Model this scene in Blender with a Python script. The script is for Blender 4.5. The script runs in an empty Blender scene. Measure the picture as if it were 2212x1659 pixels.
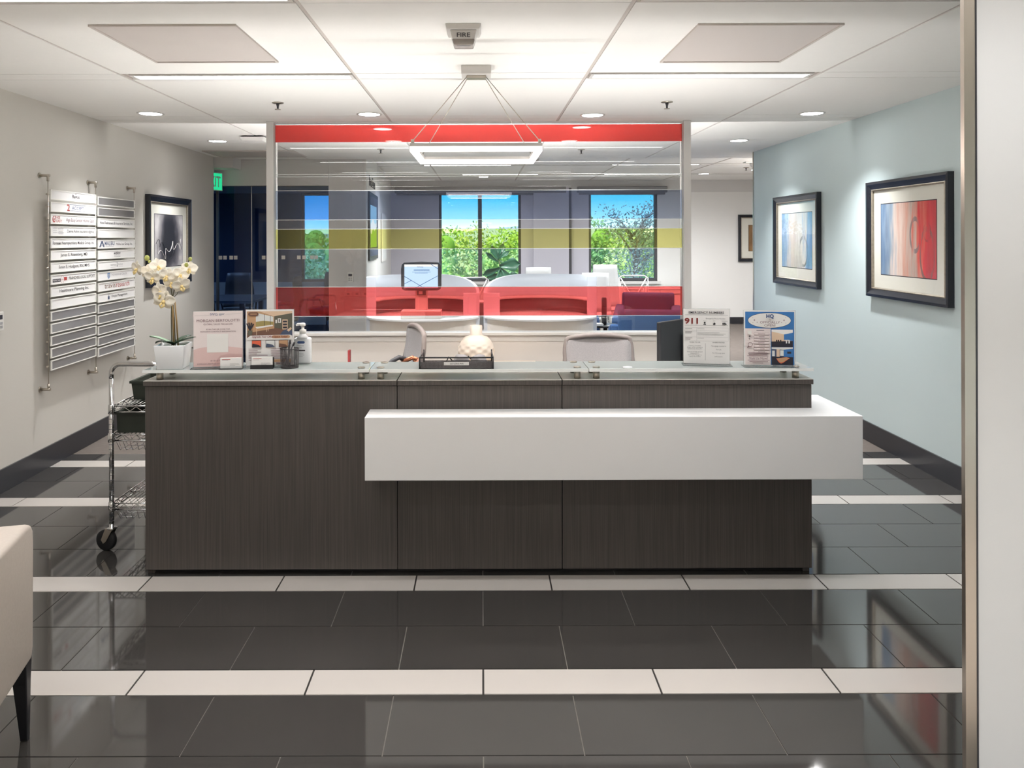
import bpy, bmesh, math, random
from mathutils import Vector, Matrix
R = random.Random(7)
PI = math.pi
S = bpy.context.scene
C = S.collection

# ---------------------------------------------------------------- camera, world, sun, exposure
CEIL = 2.483          # lobby ceiling
CEIL2 = 2.58          # ceiling of the lounge behind
cd = bpy.data.cameras.new('camera'); cam = bpy.data.objects.new('camera', cd); C.objects.link(cam)
cam.location = (0, 0, 1.558); cam.rotation_euler = (PI/2, 0.003, 0)
cd.sensor_width = 36; cd.sensor_fit = 'HORIZONTAL'; cd.lens = 1640/2212*36
cd.shift_x = 65/2212; cd.shift_y = -316.5/2212; cd.clip_end = 2000; cd.clip_start = 0.05
S.camera = cam
vs = S.view_settings
vs.view_transform = 'Standard'; vs.look = 'None'; vs.gamma = 1; vs.use_curve_mapping = False
vs.exposure = 0.5
S.cycles.use_denoising = True
S.cycles.max_bounces = 10; S.cycles.diffuse_bounces = 5; S.cycles.glossy_bounces = 5
S.cycles.transparent_max_bounces = 24; S.cycles.sample_clamp_indirect = 6
S.cycles.caustics_reflective = False; S.cycles.caustics_refractive = False

w = bpy.data.worlds.new('world'); S.world = w; w.use_nodes = True
nt = w.node_tree; nt.nodes.clear()
out = nt.nodes.new('ShaderNodeOutputWorld'); bg = nt.nodes.new('ShaderNodeBackground')
tc = nt.nodes.new('ShaderNodeTexCoord'); sp = nt.nodes.new('ShaderNodeSeparateXYZ'); cr = nt.nodes.new('ShaderNodeValToRGB')
nt.links.new(tc.outputs['Generated'], sp.inputs[0]); nt.links.new(sp.outputs['Z'], cr.inputs[0])
nt.links.new(cr.outputs[0], bg.inputs[0]); nt.links.new(bg.outputs[0], out.inputs[0])
e = cr.color_ramp.elements
e[0].position = 0.0; e[0].color = (0.95, 1.0, 1.0, 1)
e[1].position = 1.0; e[1].color = (0.10, 0.30, 0.72, 1)
x = e.new(0.018); x.color = (0.35, 0.72, 0.82, 1)
x = e.new(0.05); x.color = (0.05, 0.46, 0.62, 1)
x = e.new(0.12); x.color = (0.04, 0.36, 0.60, 1)
bg.inputs[1].default_value = 2.5

sd = bpy.data.lights.new('sun', 'SUN'); sun = bpy.data.objects.new('sun', sd); C.objects.link(sun)
sd.energy = 4.6; sd.angle = 0.01; sd.color = (1, 0.95, 0.86)
sun.rotation_euler = (math.radians(40), 0, math.radians(-35))      # from behind the building, on the trees

# ---------------------------------------------------------------- lamps of the building and added fill lamps (area lamps lie in their fixtures' diffusers)
LIN_E = 11.0; DOWN_E = 15.0; REAR_E = 48.0
LAMPS = []
def area(name, x, y, z, sx, sy, energy, spread=180, col=(.985, .99, 1.0), rot=(0, 0, 0)):
    d = bpy.data.lights.new(name, 'AREA'); d.shape = 'RECTANGLE'; d.size = sx; d.size_y = sy
    d.energy = energy; d.color = col; d.spread = math.radians(spread)
    o = bpy.data.objects.new(name, d); C.objects.link(o); o.location = (x, y, z); o.rotation_euler = rot
    LAMPS.append(o); return o
def spot(name, x, y, z, energy, cone=105, col=(.985, .99, 1.0)):
    d = bpy.data.lights.new(name, 'SPOT'); d.energy = energy; d.spot_size = math.radians(cone); d.spot_blend = 1.0
    d.shadow_soft_size = 0.05; d.color = col
    o = bpy.data.objects.new(name, d); C.objects.link(o); o.location = (x, y, z); LAMPS.append(o); return o
LINEAR = [(-1.36, 4.345), (1.25, 4.345), (-1.36, 2.90), (1.25, 2.90)]
LINEAR_NEAR = [(-1.36, 1.45), (1.25, 1.45), (-1.36, 0.0), (1.25, 0.0), (-1.36, -1.5), (1.25, -1.5)]
DOWN = [(-2.45, 5.62), (-0.84, 5.68), (0.84, 5.75), (2.48, 5.70), (-2.51, 7.22), (2.47, 7.29), (-0.84, 7.25), (0.84, 7.27)]
REAR_DOWN = [(0.03, 12.8), (3.6, 12.3), (-0.4, 10.0), (1.6, 9.7), (4.2, 11.6), (4.2, 9.6)]  # the last four are added to brighten the lounge
REAR_LINEAR = [(2.45, 10.7), (-0.2, 10.7), (0.3, 12.3), (2.6, 12.3)]
for px, py in LINEAR + LINEAR_NEAR: area('linear_lamp', px, py, CEIL-0.012, 1.2, 0.10, LIN_E*(1.0 if py > 4 else .5 if py > 1 else 3.1), 118)
for px, py in DOWN: spot('downlight_lamp', px, py, CEIL-0.02, DOWN_E*((8.0 if py > 7 else 8.0 if px > 0 else 6.0) if abs(px) > 2 else 11.0 if py > 7 else 3.2))
for px, py in REAR_DOWN: spot('downlight_lamp', px, py, CEIL2-0.02, 3 if py > 12 else 140 if px > 4 else 33, 166 if px > 4 else 135)
area('linear_lamp', -3.9, 10.6, CEIL2-0.012, 1.2, 0.09, 16, 160)  # added to lift the dark meeting room, hidden by the bulkhead
# added hidden strips to brighten ceiling and lounge: behind counter and half wall
for q in (-1.05, 1.01): area('counter_strip_lamp', q, 3.785, 0.752, .75, 0.03, 3.8, 150, (1, .98, .96), (PI, 0, 0))
for q in (-1.05, 1.01): area('worktop_strip_lamp', q, 4.470, 0.732, .75, 0.03, 8.6, 150, (1, .98, .96), (PI, 0, 0))
area('half_wall_strip_lamp', -0.02, 6.185, 0.712, 1.9, 0.03, 56.0, 125, (1, .97, .95), (PI, 0, 0))
for px, py in REAR_LINEAR: area('linear_lamp', px, py, CEIL2-0.012, 1.2, 0.09, REAR_E if py < 12 else 10, 150)

# ---------------------------------------------------------------- helpers
def lin(c):
    c = c/255.0
    return c/12.92 if c <= 0.04045 else ((c+0.055)/1.055)**2.4
def rgb(r, g, b): return (lin(r), lin(g), lin(b), 1)
def nodes(name):
    m = bpy.data.materials.new(name); m.use_nodes = True
    return m, m.node_tree, m.node_tree.nodes['Principled BSDF']
def mat(name, col, rough=0.5, metal=0.0, var=0.04, scale=6.0, spec=0.5, bump=0.0, stretch=None):
    m, t, p = nodes(name)
    p.inputs['Roughness'].default_value = rough; p.inputs['Metallic'].default_value = metal
    p.inputs['Specular IOR Level'].default_value = spec
    if var <= 0 and bump <= 0:
        p.inputs['Base Color'].default_value = col; return m
    tcn = t.nodes.new('ShaderNodeTexCoord'); mp = t.nodes.new('ShaderNodeMapping')
    if stretch: mp.inputs['Scale'].default_value = stretch
    nz = t.nodes.new('ShaderNodeTexNoise'); nz.inputs['Scale'].default_value = scale; nz.inputs['Detail'].default_value = 4
    t.links.new(tcn.outputs['Object'], mp.inputs[0]); t.links.new(mp.outputs[0], nz.inputs['Vector'])
    mx = t.nodes.new('ShaderNodeMix'); mx.data_type = 'RGBA'
    mx.inputs[6].default_value = tuple(max(0, c*(1-var)) for c in col[:3])+(1,)
    mx.inputs[7].default_value = tuple(min(1, c*(1+var)) for c in col[:3])+(1,)
    t.links.new(nz.outputs['Fac'], mx.inputs[0]); t.links.new(mx.outputs[2], p.inputs['Base Color'])
    if bump > 0:
        b = t.nodes.new('ShaderNodeBump'); b.inputs['Strength'].default_value = bump; b.inputs['Distance'].default_value = 0.002
        t.links.new(nz.outputs['Fac'], b.inputs['Height']); t.links.new(b.outputs[0], p.inputs['Normal'])
    return m
def emit(name, col, strength):
    m = bpy.data.materials.new(name); m.use_nodes = True; t = m.node_tree; t.nodes.clear()
    o = t.nodes.new('ShaderNodeOutputMaterial'); e_ = t.nodes.new('ShaderNodeEmission')
    e_.inputs[0].default_value = col; e_.inputs[1].default_value = strength
    t.links.new(e_.outputs[0], o.inputs[0]); return m
def sheet(name, tint, diffuse=None, dmix=0.0, rough=0.0, refl=1.0, ior=1.5):
    """pane of clear or tinted glass: tinted transparency, a share of body colour, Fresnel reflection"""
    m = bpy.data.materials.new(name); m.use_nodes = True; t = m.node_tree; t.nodes.clear()
    o = t.nodes.new('ShaderNodeOutputMaterial'); tr = t.nodes.new('ShaderNodeBsdfTransparent')
    tr.inputs[0].default_value = tint
    last = tr.outputs[0]
    if dmix > 0:
        d = t.nodes.new('ShaderNodeBsdfDiffuse'); d.inputs[0].default_value = diffuse
        m1 = t.nodes.new('ShaderNodeMixShader'); m1.inputs[0].default_value = dmix
        tl = t.nodes.new('ShaderNodeBsdfTranslucent'); tl.inputs[0].default_value = diffuse; md = t.nodes.new('ShaderNodeMixShader'); md.inputs[0].default_value = 0.4
        t.links.new(d.outputs[0], md.inputs[1]); t.links.new(tl.outputs[0], md.inputs[2])
        t.links.new(last, m1.inputs[1]); t.links.new(md.outputs[0], m1.inputs[2]); last = m1.outputs[0]
    g = t.nodes.new('ShaderNodeBsdfGlossy'); g.inputs['Roughness'].default_value = rough
    f = t.nodes.new('ShaderNodeFresnel'); f.inputs[0].default_value = ior
    mu = t.nodes.new('ShaderNodeMath'); mu.operation = 'MULTIPLY'; mu.inputs[1].default_value = refl
    t.links.new(f.outputs[0], mu.inputs[0])
    m2 = t.nodes.new('ShaderNodeMixShader'); t.links.new(mu.outputs[0], m2.inputs[0])
    t.links.new(last, m2.inputs[1]); t.links.new(g.outputs[0], m2.inputs[2]); t.links.new(m2.outputs[0], o.inputs[0])
    return m

class MB:
    """collects shapes into ONE mesh"""
    def __init__(s): s.bm = bmesh.new(); s.mi = 0
    def _f(s, vs_, smooth=False):
        try:
            f = s.bm.faces.new(vs_); f.smooth = smooth; f.material_index = s.mi; return f
        except ValueError: return None
    def box(s, x0, x1, y0, y1, z0, z1, M=None):
        p = [Vector((a, b, c)) for c in (z0, z1) for a, b in ((x0, y0), (x1, y0), (x1, y1), (x0, y1))]
        if M: p = [M @ q for q in p]
        v = [s.bm.verts.new(q) for q in p]
        for q in ((3, 2, 1, 0), (4, 5, 6, 7), (0, 1, 5, 4), (1, 2, 6, 5), (2, 3, 7, 6), (3, 0, 4, 7)): s._f([v[k] for k in q])
        return s
    def prism(s, pts, a0, a1, axis='z', M=None):
        """polygon pts extruded along axis from a0 to a1; pts are (x,y) for z, (x,z) for y, (y,z) for x"""
        def P(u, v_, a): return Vector({'z': (u, v_, a), 'y': (u, a, v_), 'x': (a, u, v_)}[axis])
        A = [P(u, v_, a0) for u, v_ in pts]; B = [P(u, v_, a1) for u, v_ in pts]
        if M: A = [M @ q for q in A]; B = [M @ q for q in B]
        A = [s.bm.verts.new(q) for q in A]; B = [s.bm.verts.new(q) for q in B]
        n = len(A); s._f(A[::-1]); s._f(B)
        for i in range(n): s._f([A[i], A[(i+1) % n], B[(i+1) % n], B[i]])
        return s
    def tube(s, path, r, n=8, closed=False, cap=True):
        path = [Vector(p) for p in path]; m = len(path); rings = []
        rr = r if isinstance(r, (list, tuple)) else [r]*m
        up = None
        for i, p in enumerate(path):
            a = path[(i-1) % m] if (closed or i > 0) else p
            b = path[(i+1) % m] if (closed or i < m-1) else p
            d = (b-a).normalized() if (b-a).length > 1e-9 else Vector((0, 0, 1))
            if up is None:
                up = Vector((0, 0, 1)) if abs(d.z) < 0.9 else Vector((1, 0, 0))
            u = d.cross(up)
            if u.length < 1e-5: u = d.cross(Vector((0.3, 1, 0.2)))
            u.normalize(); v_ = u.cross(d).normalized(); up = v_
            rings.append([s.bm.verts.new(p+(u*math.cos(2*PI*k/n)+v_*math.sin(2*PI*k/n))*rr[i]) for k in range(n)])
        for i in range(m if closed else m-1):
            A = rings[i]; B = rings[(i+1) % m]
            for k in range(n): s._f([A[k], A[(k+1) % n], B[(k+1) % n], B[k]], True)
        if cap and not closed: s._f(rings[0][::-1]); s._f(rings[-1])
        return s
    def lathe(s, prof, n=24, M=None, fn=None, cap=True):
        """profile of (r,z) about z"""
        rings = []
        for r, z in prof:
            if r < 1e-6:
                q = Vector((0, 0, z)); rings.append([s.bm.verts.new(M @ q if M else q)]); continue
            ring = []
            for k in range(n):
                a = 2*PI*k/n; q_ = r+(fn(a, z, r) if fn else 0)
                q = Vector((q_*math.cos(a), q_*math.sin(a), z)); ring.append(s.bm.verts.new(M @ q if M else q))
            rings.append(ring)
        for A, B in zip(rings, rings[1:]):
            if len(A) == 1 and len(B) == 1: continue
            for k in range(n):
                k2 = (k+1) % n
                if len(A) == 1: s._f([A[0], B[k2], B[k]][::-1], True)
                elif len(B) == 1: s._f([A[k], A[k2], B[0]], True)
                else: s._f([A[k], A[k2], B[k2], B[k]], True)
        if cap and len(rings[0]) > 1: s._f(rings[0][::-1])
        if cap and len(rings[-1]) > 1: s._f(rings[-1])
        return s
    def cyl(s, p, axis, r, l, n=16):
        d = {'x': Vector((l, 0, 0)), 'y': Vector((0, l, 0)), 'z': Vector((0, 0, l))}[axis]
        a = Vector(p); return s.tube([a, a+d], r, n)
    def grid(s, fn, nu, nv, smooth=True, wrap=False):
        V = [[s.bm.verts.new(fn(i/nu, j/nv)) for j in range(nv+1)] for i in range(nu if wrap else nu+1)]
        L = len(V)
        for i in range(nu):
            for j in range(nv): s._f([V[i][j], V[(i+1) % L][j], V[(i+1) % L][j+1], V[i][j+1]], smooth)
        return s
    def ball(s, c, r, sc=(1, 1, 1), n=12, m=8):
        T = Matrix.Translation(Vector(c)) @ Matrix.Diagonal((sc[0], sc[1], sc[2], 1))
        return s.lathe([(r*math.sin(PI*k/m), -r*math.cos(PI*k/m)) for k in range(m+1)], n, T)
    def build(s, name, material, parent=None, loc=None, rotz=0, bevel=0, seg=2, solid=0, smooth=False):
        me = bpy.data.meshes.new(name)
        bmesh.ops.recalc_face_normals(s.bm, faces=s.bm.faces)
        if bevel:
            bmesh.ops.remove_doubles(s.bm, verts=s.bm.verts, dist=1e-6)
            ed = [e_ for e_ in s.bm.edges if len(e_.link_faces) == 2 and e_.calc_face_angle(0) > 0.6]
            bmesh.ops.bevel(s.bm, geom=ed, offset=bevel, segments=seg, profile=0.5, affect='EDGES', clamp_overlap=True)
            if smooth:
                for f in s.bm.faces: f.smooth = True
        s.bm.to_mesh(me); s.bm.free()
        for mm in (material if isinstance(material, (list, tuple)) else [material]): me.materials.append(mm)
        o = bpy.data.objects.new(name, me); C.objects.link(o)
        if parent: o.parent = parent
        if loc is not None: o.location = loc
        if rotz: o.rotation_euler = (0, 0, rotz)
        if solid:
            md = o.modifiers.new('solid', 'SOLIDIFY'); md.thickness = solid; md.offset = 0
        return o
def tag(o, label, cat, group=None, kind=None):
    o['label'] = label; o['category'] = cat
    if group: o['group'] = group
    if kind: o['kind'] = kind
    return o
def thing(name, label, cat, loc=(0, 0, 0), rotz=0, group=None):
    o = bpy.data.objects.new(name, None); C.objects.link(o); o.empty_display_size = 0.1
    o.location = loc; o.rotation_euler = (0, 0, rotz)
    return tag(o, label, cat, group)
def struct(o): o['kind'] = 'structure'; return o
def dup(root, loc=None, rotz=None, label=None):
    r = root.copy(); C.objects.link(r)
    if loc is not None: r.location = loc
    if rotz is not None: r.rotation_euler = (0, 0, rotz)
    if label: r['label'] = label
    for ch in list(root.children):
        c = ch.copy(); C.objects.link(c); c.parent = r
        for g in list(ch.children):
            d = g.copy(); C.objects.link(d); d.parent = c
    return r
def text(s, size, m, parent, loc, ax='c', xs=1.0, bold=0.0, spacing=1.0, shear=0.0, name='lettering', rot=(PI/2, 0, 0), fit=None):
    cu = bpy.data.curves.new('t', 'FONT'); cu.body = s; cu.size = size; cu.resolution_u = 3
    cu.align_x = {'c': 'CENTER', 'l': 'LEFT', 'r': 'RIGHT'}[ax]; cu.offset = bold; cu.space_character = spacing; cu.shear = shear
    t = bpy.data.objects.new('t', cu); C.objects.link(t)
    me = bpy.data.meshes.new_from_object(t.evaluated_get(bpy.context.evaluated_depsgraph_get()))
    bpy.data.objects.remove(t); bpy.data.curves.remove(cu)
    if fit:
        xx = [v.co.x for v in me.vertices]; xs = fit/(max(xx)-min(xx))
    for v in me.vertices: v.co.x *= xs
    me.materials.clear(); me.materials.append(m)
    o = bpy.data.objects.new(name, me); C.objects.link(o); o.parent = parent
    o.location = loc; o.rotation_euler = rot
    return o
class Flat:
    """flat print in the local x-z plane, each later shape a hair in front of the last"""
    def __init__(s, y): s.bm = bmesh.new(); s.y = y; s.mats = []
    def poly(s, pts, m):
        if m not in s.mats: s.mats.append(m)
        s.y -= 0.00012
        f = s.bm.faces.new([s.bm.verts.new((p[0], s.y, p[1])) for p in pts]); f.material_index = s.mats.index(m); return s
    def rect(s, x0, z0, x1, z1, m): return s.poly([(x0, z0), (x1, z0), (x1, z1), (x0, z1)], m)
    def ell(s, cx, cz, rx, rz, m, n=28): return s.poly([(cx+rx*math.cos(2*PI*k/n), cz+rz*math.sin(2*PI*k/n)) for k in range(n)], m)
    def pill(s, x0, z0, x1, z1, m):
        r = (z1-z0)/2; cz = (z0+z1)/2
        p = [(x1-r+r*math.cos(a), cz+r*math.sin(a)) for a in [(-90+20*k)*PI/180 for k in range(10)]]
        p += [(x0+r+r*math.cos(a), cz+r*math.sin(a)) for a in [(90+20*k)*PI/180 for k in range(10)]]
        return s.poly(p, m)
    def line(s, a, b, wd, m):
        a = Vector(a); b = Vector(b); d = (b-a).normalized(); n = Vector((-d.y, d.x))*wd/2
        return s.poly([tuple(a-n), tuple(b-n), tuple(b+n), tuple(a+n)], m)
    def build(s, name, parent):
        me = bpy.data.meshes.new(name); s.bm.normal_update(); s.bm.to_mesh(me); s.bm.free()
        for m in s.mats: me.materials.append(m)
        o = bpy.data.objects.new(name, me); C.objects.link(o); o.parent = parent; return o
def spl(pts, n=5, closed=False):
    P_ = [Vector(p) for p in pts]; m = len(P_); o = []
    for i in range(m if closed else m-1):
        g = lambda k: P_[k % m] if closed else P_[max(0, min(m-1, k))]
        a, b, c, d = g(i-1), g(i), g(i+1), g(i+2)
        for k in range(n):
            t = k/n; o.append(.5*((2*b)+(c-a)*t+(2*a-5*b+4*c-d)*t*t+(3*b-a-3*c+d)*t**3))
    if not closed: o.append(P_[-1])
    return o
def arc(c, r, a0, a1, n, plane='xz'):
    p = []
    for k in range(n+1):
        a = math.radians(a0+(a1-a0)*k/n); u, v = r*math.cos(a), r*math.sin(a)
        p.append((c[0]+u, c[1], c[2]+v) if plane == 'xz' else (c[0]+u, c[1]+v, c[2]) if plane == 'xy' else (c[0], c[1]+u, c[2]+v))
    return p

# ---------------------------------------------------------------- materials
M = {}
M['wall_l'] = mat('warm_grey_paint', rgb(206, 202, 194), 0.55, var=0.02, scale=2, bump=0.02)
M['wall_r'] = mat('blue_grey_paint', rgb(200, 214, 215), 0.5, var=0.02, scale=2, bump=0.02)
M['wall_p'] = mat('light_grey_laminate', rgb(194, 195, 195), 0.45, var=0.015, scale=1.5)
M['wall_far'] = mat('pale_grey_paint', rgb(234, 233, 230), 0.6, var=0.02, scale=2)
M['wall_mid'] = mat('mid_grey_paint', rgb(216, 214, 212), 0.6, var=0.02, scale=2)
M['wall_pier'] = mat('lavender_grey_paint', rgb(204, 202, 213), 0.6, var=0.02, scale=2)
M['wall_navy'] = mat('navy_paint', rgb(48, 72, 112), 0.6, var=0.05, scale=2)  # navy stands in for the shade on unlit grey meeting room walls
M['ceil'] = mat('ceiling_tile', rgb(240, 238, 234), 0.85, var=0.015, scale=30, bump=0.05)
M['ceil_gap'] = mat('ceiling_reveal', rgb(186, 178, 172), 0.8, var=0)
M['tee'] = mat('white_tee_bar', rgb(198, 190, 184), 0.5, var=0.01)
M['tile_d'] = mat('charcoal_porcelain', rgb(58, 56, 54), 0.055, var=0.10, scale=3.0, spec=1.0)
M['tile_w'] = mat('ivory_porcelain', rgb(184, 178, 172), 0.2, var=0.02, scale=3.0)
M['grout_l'] = mat('grey_grout', rgb(128, 124, 118), 0.8, var=0.08, scale=40)
M['grout_d'] = mat('dark_grout', rgb(30, 26, 22), 0.8, var=0.08, scale=40)
M['carpet_b'] = mat('beige_carpet', rgb(170, 160, 150), 0.95, var=0.1, scale=60)
M['carpet'] = mat('streaked_carpet', rgb(98, 90, 84), 0.95, var=0.55, scale=3, stretch=(4, 40, 1))
M['carpet_navy'] = mat('navy_carpet', rgb(48, 62, 88), 0.95, var=0.2, scale=30)
M['base_d'] = mat('charcoal_rubber_base', rgb(46, 46, 50), 0.3, var=0.05)
M['steel'] = mat('brushed_steel', rgb(196, 188, 178), 0.28, 1.0, var=0.05, scale=20, stretch=(1, 1, 0.05))
M['nickel'] = mat('satin_nickel', rgb(188, 180, 168), 0.3, 1.0, var=0.03)
M['chrome'] = mat('chrome', rgb(205, 205, 205), 0.12, 1.0, var=0.03)
M['alu'] = mat('white_aluminium', rgb(206, 203, 199), 0.4, 0.0, var=0.02)
M['cream'] = mat('cream_laminate', rgb(244, 237, 229), 0.45, var=0.015, scale=2)
M['sill'] = mat('white_sill', rgb(238, 234, 228), 0.35, var=0.01)
M['white'] = mat('white_laminate', rgb(240, 240, 240), 0.25, var=0.01, scale=3)
M['white_m'] = mat('matt_white', rgb(228, 226, 222), 0.6, var=0.02)
M['white_gloss'] = mat('glazed_white_ceramic', rgb(232, 234, 236), 0.15, var=0.01)
M['paper'] = mat('paper', rgb(240, 238, 236), 0.7, var=0.01)
M['black'] = mat('black_plastic', rgb(22, 22, 26), 0.4, var=0.1, scale=20)
M['black_frame'] = mat('black_lacquer', rgb(30, 32, 40), 0.25, var=0.1, scale=10)
M['dark_grey'] = mat('dark_grey_plastic', rgb(70, 70, 76), 0.45, var=0.05)
M['mid_grey'] = mat('mid_grey_plastic', rgb(132, 130, 132), 0.45, var=0.05)
M['rubber'] = mat('black_rubber', rgb(20, 20, 22), 0.6, var=0.1)
M['mesh_grey'] = mat('grey_mesh_fabric', rgb(178, 174, 174), 0.8, var=0.25, scale=220)
M['frame_grey'] = mat('taupe_plastic', rgb(150, 140, 136), 0.45, var=0.03)
M['silver'] = mat('antique_silver', rgb(176, 168, 154), 0.35, 0.8, var=0.3, scale=60)
M['matboard'] = mat('ivory_mat_board', rgb(228, 226, 214), 0.8, var=0.015)
M['bin'] = mat('dark_green_plastic', rgb(48, 54, 46), 0.55, var=0.06)
M['upholstery'] = mat('greige_upholstery', rgb(186, 176, 166), 0.85, var=0.06, scale=90, bump=0.2)
M['blue_fab'] = mat('denim_blue_fabric', rgb(58, 92, 140), 0.9, var=0.12, scale=70, bump=0.2)
M['felt'] = mat('grey_felt', rgb(110, 104, 106), 0.95, var=0.08, scale=60)
M['petal'] = mat('ivory_petal', rgb(246, 240, 226), 0.6, var=0.03, scale=20)
M['petal_lip'] = mat('yellow_lip', rgb(226, 202, 140), 0.6, var=0.1, scale=30)
M['bud'] = mat('green_bud', rgb(168, 172, 92), 0.5, var=0.1, scale=30)
M['leaf'] = mat('orchid_leaf', rgb(54, 76, 58), 0.3, var=0.25, scale=12)
M['leaf_pale'] = mat('pale_orchid_leaf', rgb(150, 176, 150), 0.35, var=0.25, scale=12)
M['stem'] = mat('orchid_stem', rgb(78, 74, 48), 0.5, var=0.2, scale=20)
M['cane'] = mat('bamboo_stake', rgb(150, 122, 78), 0.5, var=0.25, scale=14)
M['fig'] = mat('fig_leaf', rgb(46, 96, 72), 0.35, var=0.25, scale=8)
M['red_p'] = mat('dark_red_card', rgb(120, 30, 30), 0.5, var=0.05)
M['copper'] = mat('copper', rgb(200, 130, 100), 0.3, 1.0, var=0.05)
M['ink'] = mat('black_ink', rgb(48, 46, 50), 0.7, var=0)
M['ink_g'] = mat('grey_ink', rgb(120, 118, 120), 0.7, var=0)
M['ink_lg'] = mat('light_grey_ink', rgb(176, 174, 176), 0.7, var=0)
M['ink_b'] = mat('navy_ink', rgb(60, 84, 128), 0.7, var=0)
M['ink_r'] = mat('red_ink', rgb(176, 70, 66), 0.7, var=0)
M['ink_dr'] = mat('maroon_ink', rgb(132, 44, 42), 0.7, var=0)
M['ink_mauve'] = mat('mauve_ink', rgb(128, 96, 104), 0.7, var=0)
M['pink'] = mat('pink_print', rgb(224, 194, 190), 0.7, var=0)
M['pink2'] = mat('deep_pink_print', rgb(214, 178, 174), 0.7, var=0)
M['pale_pink'] = mat('pale_pink_print', rgb(236, 224, 222), 0.7, var=0)
M['blue_pr'] = mat('blue_print', rgb(62, 122, 186), 0.6, var=0)
M['tan_pr'] = mat('tan_print', rgb(196, 156, 120), 0.7, var=0)
M['sand_pr'] = mat('sand_print', rgb(224, 196, 168), 0.7, var=0)
M['brown_pr'] = mat('brown_print', rgb(120, 88, 74), 0.7, var=0)
M['olive_pr'] = mat('olive_print', rgb(98, 96, 84), 0.7, var=0)
M['orange_pr'] = mat('orange_print', rgb(224, 104, 74), 0.7, var=0)
M['slate_pr'] = mat('slate_print', rgb(74, 86, 110), 0.7, var=0)
M['dark_pr'] = mat('dark_print', rgb(42, 42, 54), 0.7, var=0)
M['sky_pr'] = mat('sky_print', rgb(226, 228, 226), 0.7, var=0)
M['green_pr'] = mat('foliage_print', rgb(166, 150, 96), 0.7, var=0)
M['white_pr'] = mat('white_print', rgb(238, 236, 232), 0.7, var=0)
M['led'] = emit('led_diffuser', (1, 0.97, 0.95, 1), 9.0)
M['led_pend'] = emit('pendant_diffuser', (1, 0.92, 0.87, 1), 3.5)
M['led_dn'] = emit('downlight_lens', (1, 0.98, 0.97, 1), 22.0)
M['exit_bg'] = mat('exit_white', rgb(190, 230, 210), 0.5, var=0)
M['exit'] = emit('exit_green', (0.02, 0.55, 0.24, 1), 0.9)
M['glass'] = sheet('clear_glass', (0.96, 0.97, 0.97, 1), refl=1.35)
M['pic_glass'] = sheet('picture_glass', (1, 1, 1, 1), refl=0.08)
M['acrylic'] = sheet('clear_acrylic', (0.97, 0.98, 0.98, 1), rgb(235, 240, 240), 0.12)
M['meet_glass'] = sheet('smoked_glass', (0.5, 0.66, 0.9, 1), refl=1.0)
M['film_red'] = sheet('red_film', (1.0, 0.19, 0.18, 1), rgb(244, 70, 66), 0.20)
M['film_redtop'] = sheet('dense_red_film', (0.9, 0.10, 0.09, 1), rgb(232, 62, 56), 0.72)
M['film_blue'] = sheet('blue_film', (0.50, 0.55, 0.68, 1), rgb(130, 150, 190), 0.08)
M['film_yel'] = sheet('yellow_film', (0.92, 0.88, 0.34, 1), rgb(200, 190, 90), 0.08)
M['film_clr'] = sheet('frost_film', (0.93, 0.94, 0.95, 1), rgb(225, 225, 225), 0.06)
M['frost'] = sheet('frosted_white', (0.9, 0.93, 0.95, 1), rgb(232, 240, 250), 0.78)
M['ledge_glass'] = sheet('frosted_ledge_glass', (0.80, 0.86, 0.85, 1), rgb(216, 224, 222), 0.72, rough=0.02)
M['glass_edge'] = mat('polished_glass_edge', rgb(236, 240, 238), 0.15, var=0)
M['lens'] = sheet('strobe_lens', (0.9, 0.86, 0.82, 1), rgb(240, 230, 224), 0.35, rough=0.1)

def wood():
    m, t, p = nodes('dark_grained_laminate')
    tcn = t.nodes.new('ShaderNodeTexCoord'); mp = t.nodes.new('ShaderNodeMapping'); mp.inputs['Scale'].default_value = (75, 75, 0.9)
    nz = t.nodes.new('ShaderNodeTexNoise'); nz.inputs['Scale'].default_value = 3; nz.inputs['Detail'].default_value = 6; nz.inputs['Distortion'].default_value = 0.3
    cr_ = t.nodes.new('ShaderNodeValToRGB'); c = cr_.color_ramp.elements
    c[0].position = 0.3; c[0].color = rgb(66, 62, 59); c[1].position = 0.75; c[1].color = rgb(88, 81, 77)
    t.links.new(tcn.outputs['Object'], mp.inputs[0]); t.links.new(mp.outputs[0], nz.inputs['Vector']); t.links.new(nz.outputs['Fac'], cr_.inputs[0])
    t.links.new(cr_.outputs[0], p.inputs['Base Color']); p.inputs['Roughness'].default_value = 0.42
    return m
M['wood'] = wood()
def perforated(name, base, hole, sc):
    m, t, p = nodes(name)
    tcn = t.nodes.new('ShaderNodeTexCoord'); vo = t.nodes.new('ShaderNodeTexVoronoi'); vo.inputs['Scale'].default_value = sc; vo.inputs['Randomness'].default_value = 0
    mt = t.nodes.new('ShaderNodeMath'); mt.operation = 'LESS_THAN'; mt.inputs[1].default_value = 0.30
    mx = t.nodes.new('ShaderNodeMix'); mx.data_type = 'RGBA'; mx.inputs[6].default_value = base; mx.inputs[7].default_value = hole
    t.links.new(tcn.outputs['Object'], vo.inputs['Vector']); t.links.new(vo.outputs['Distance'], mt.inputs[0]); t.links.new(mt.outputs[0], mx.inputs[0])
    t.links.new(mx.outputs[2], p.inputs['Base Color']); p.inputs['Roughness'].default_value = 0.5
    return m
M['perf'] = perforated('perforated_metal', rgb(200, 192, 187), rgb(112, 102, 97), 110)
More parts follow.
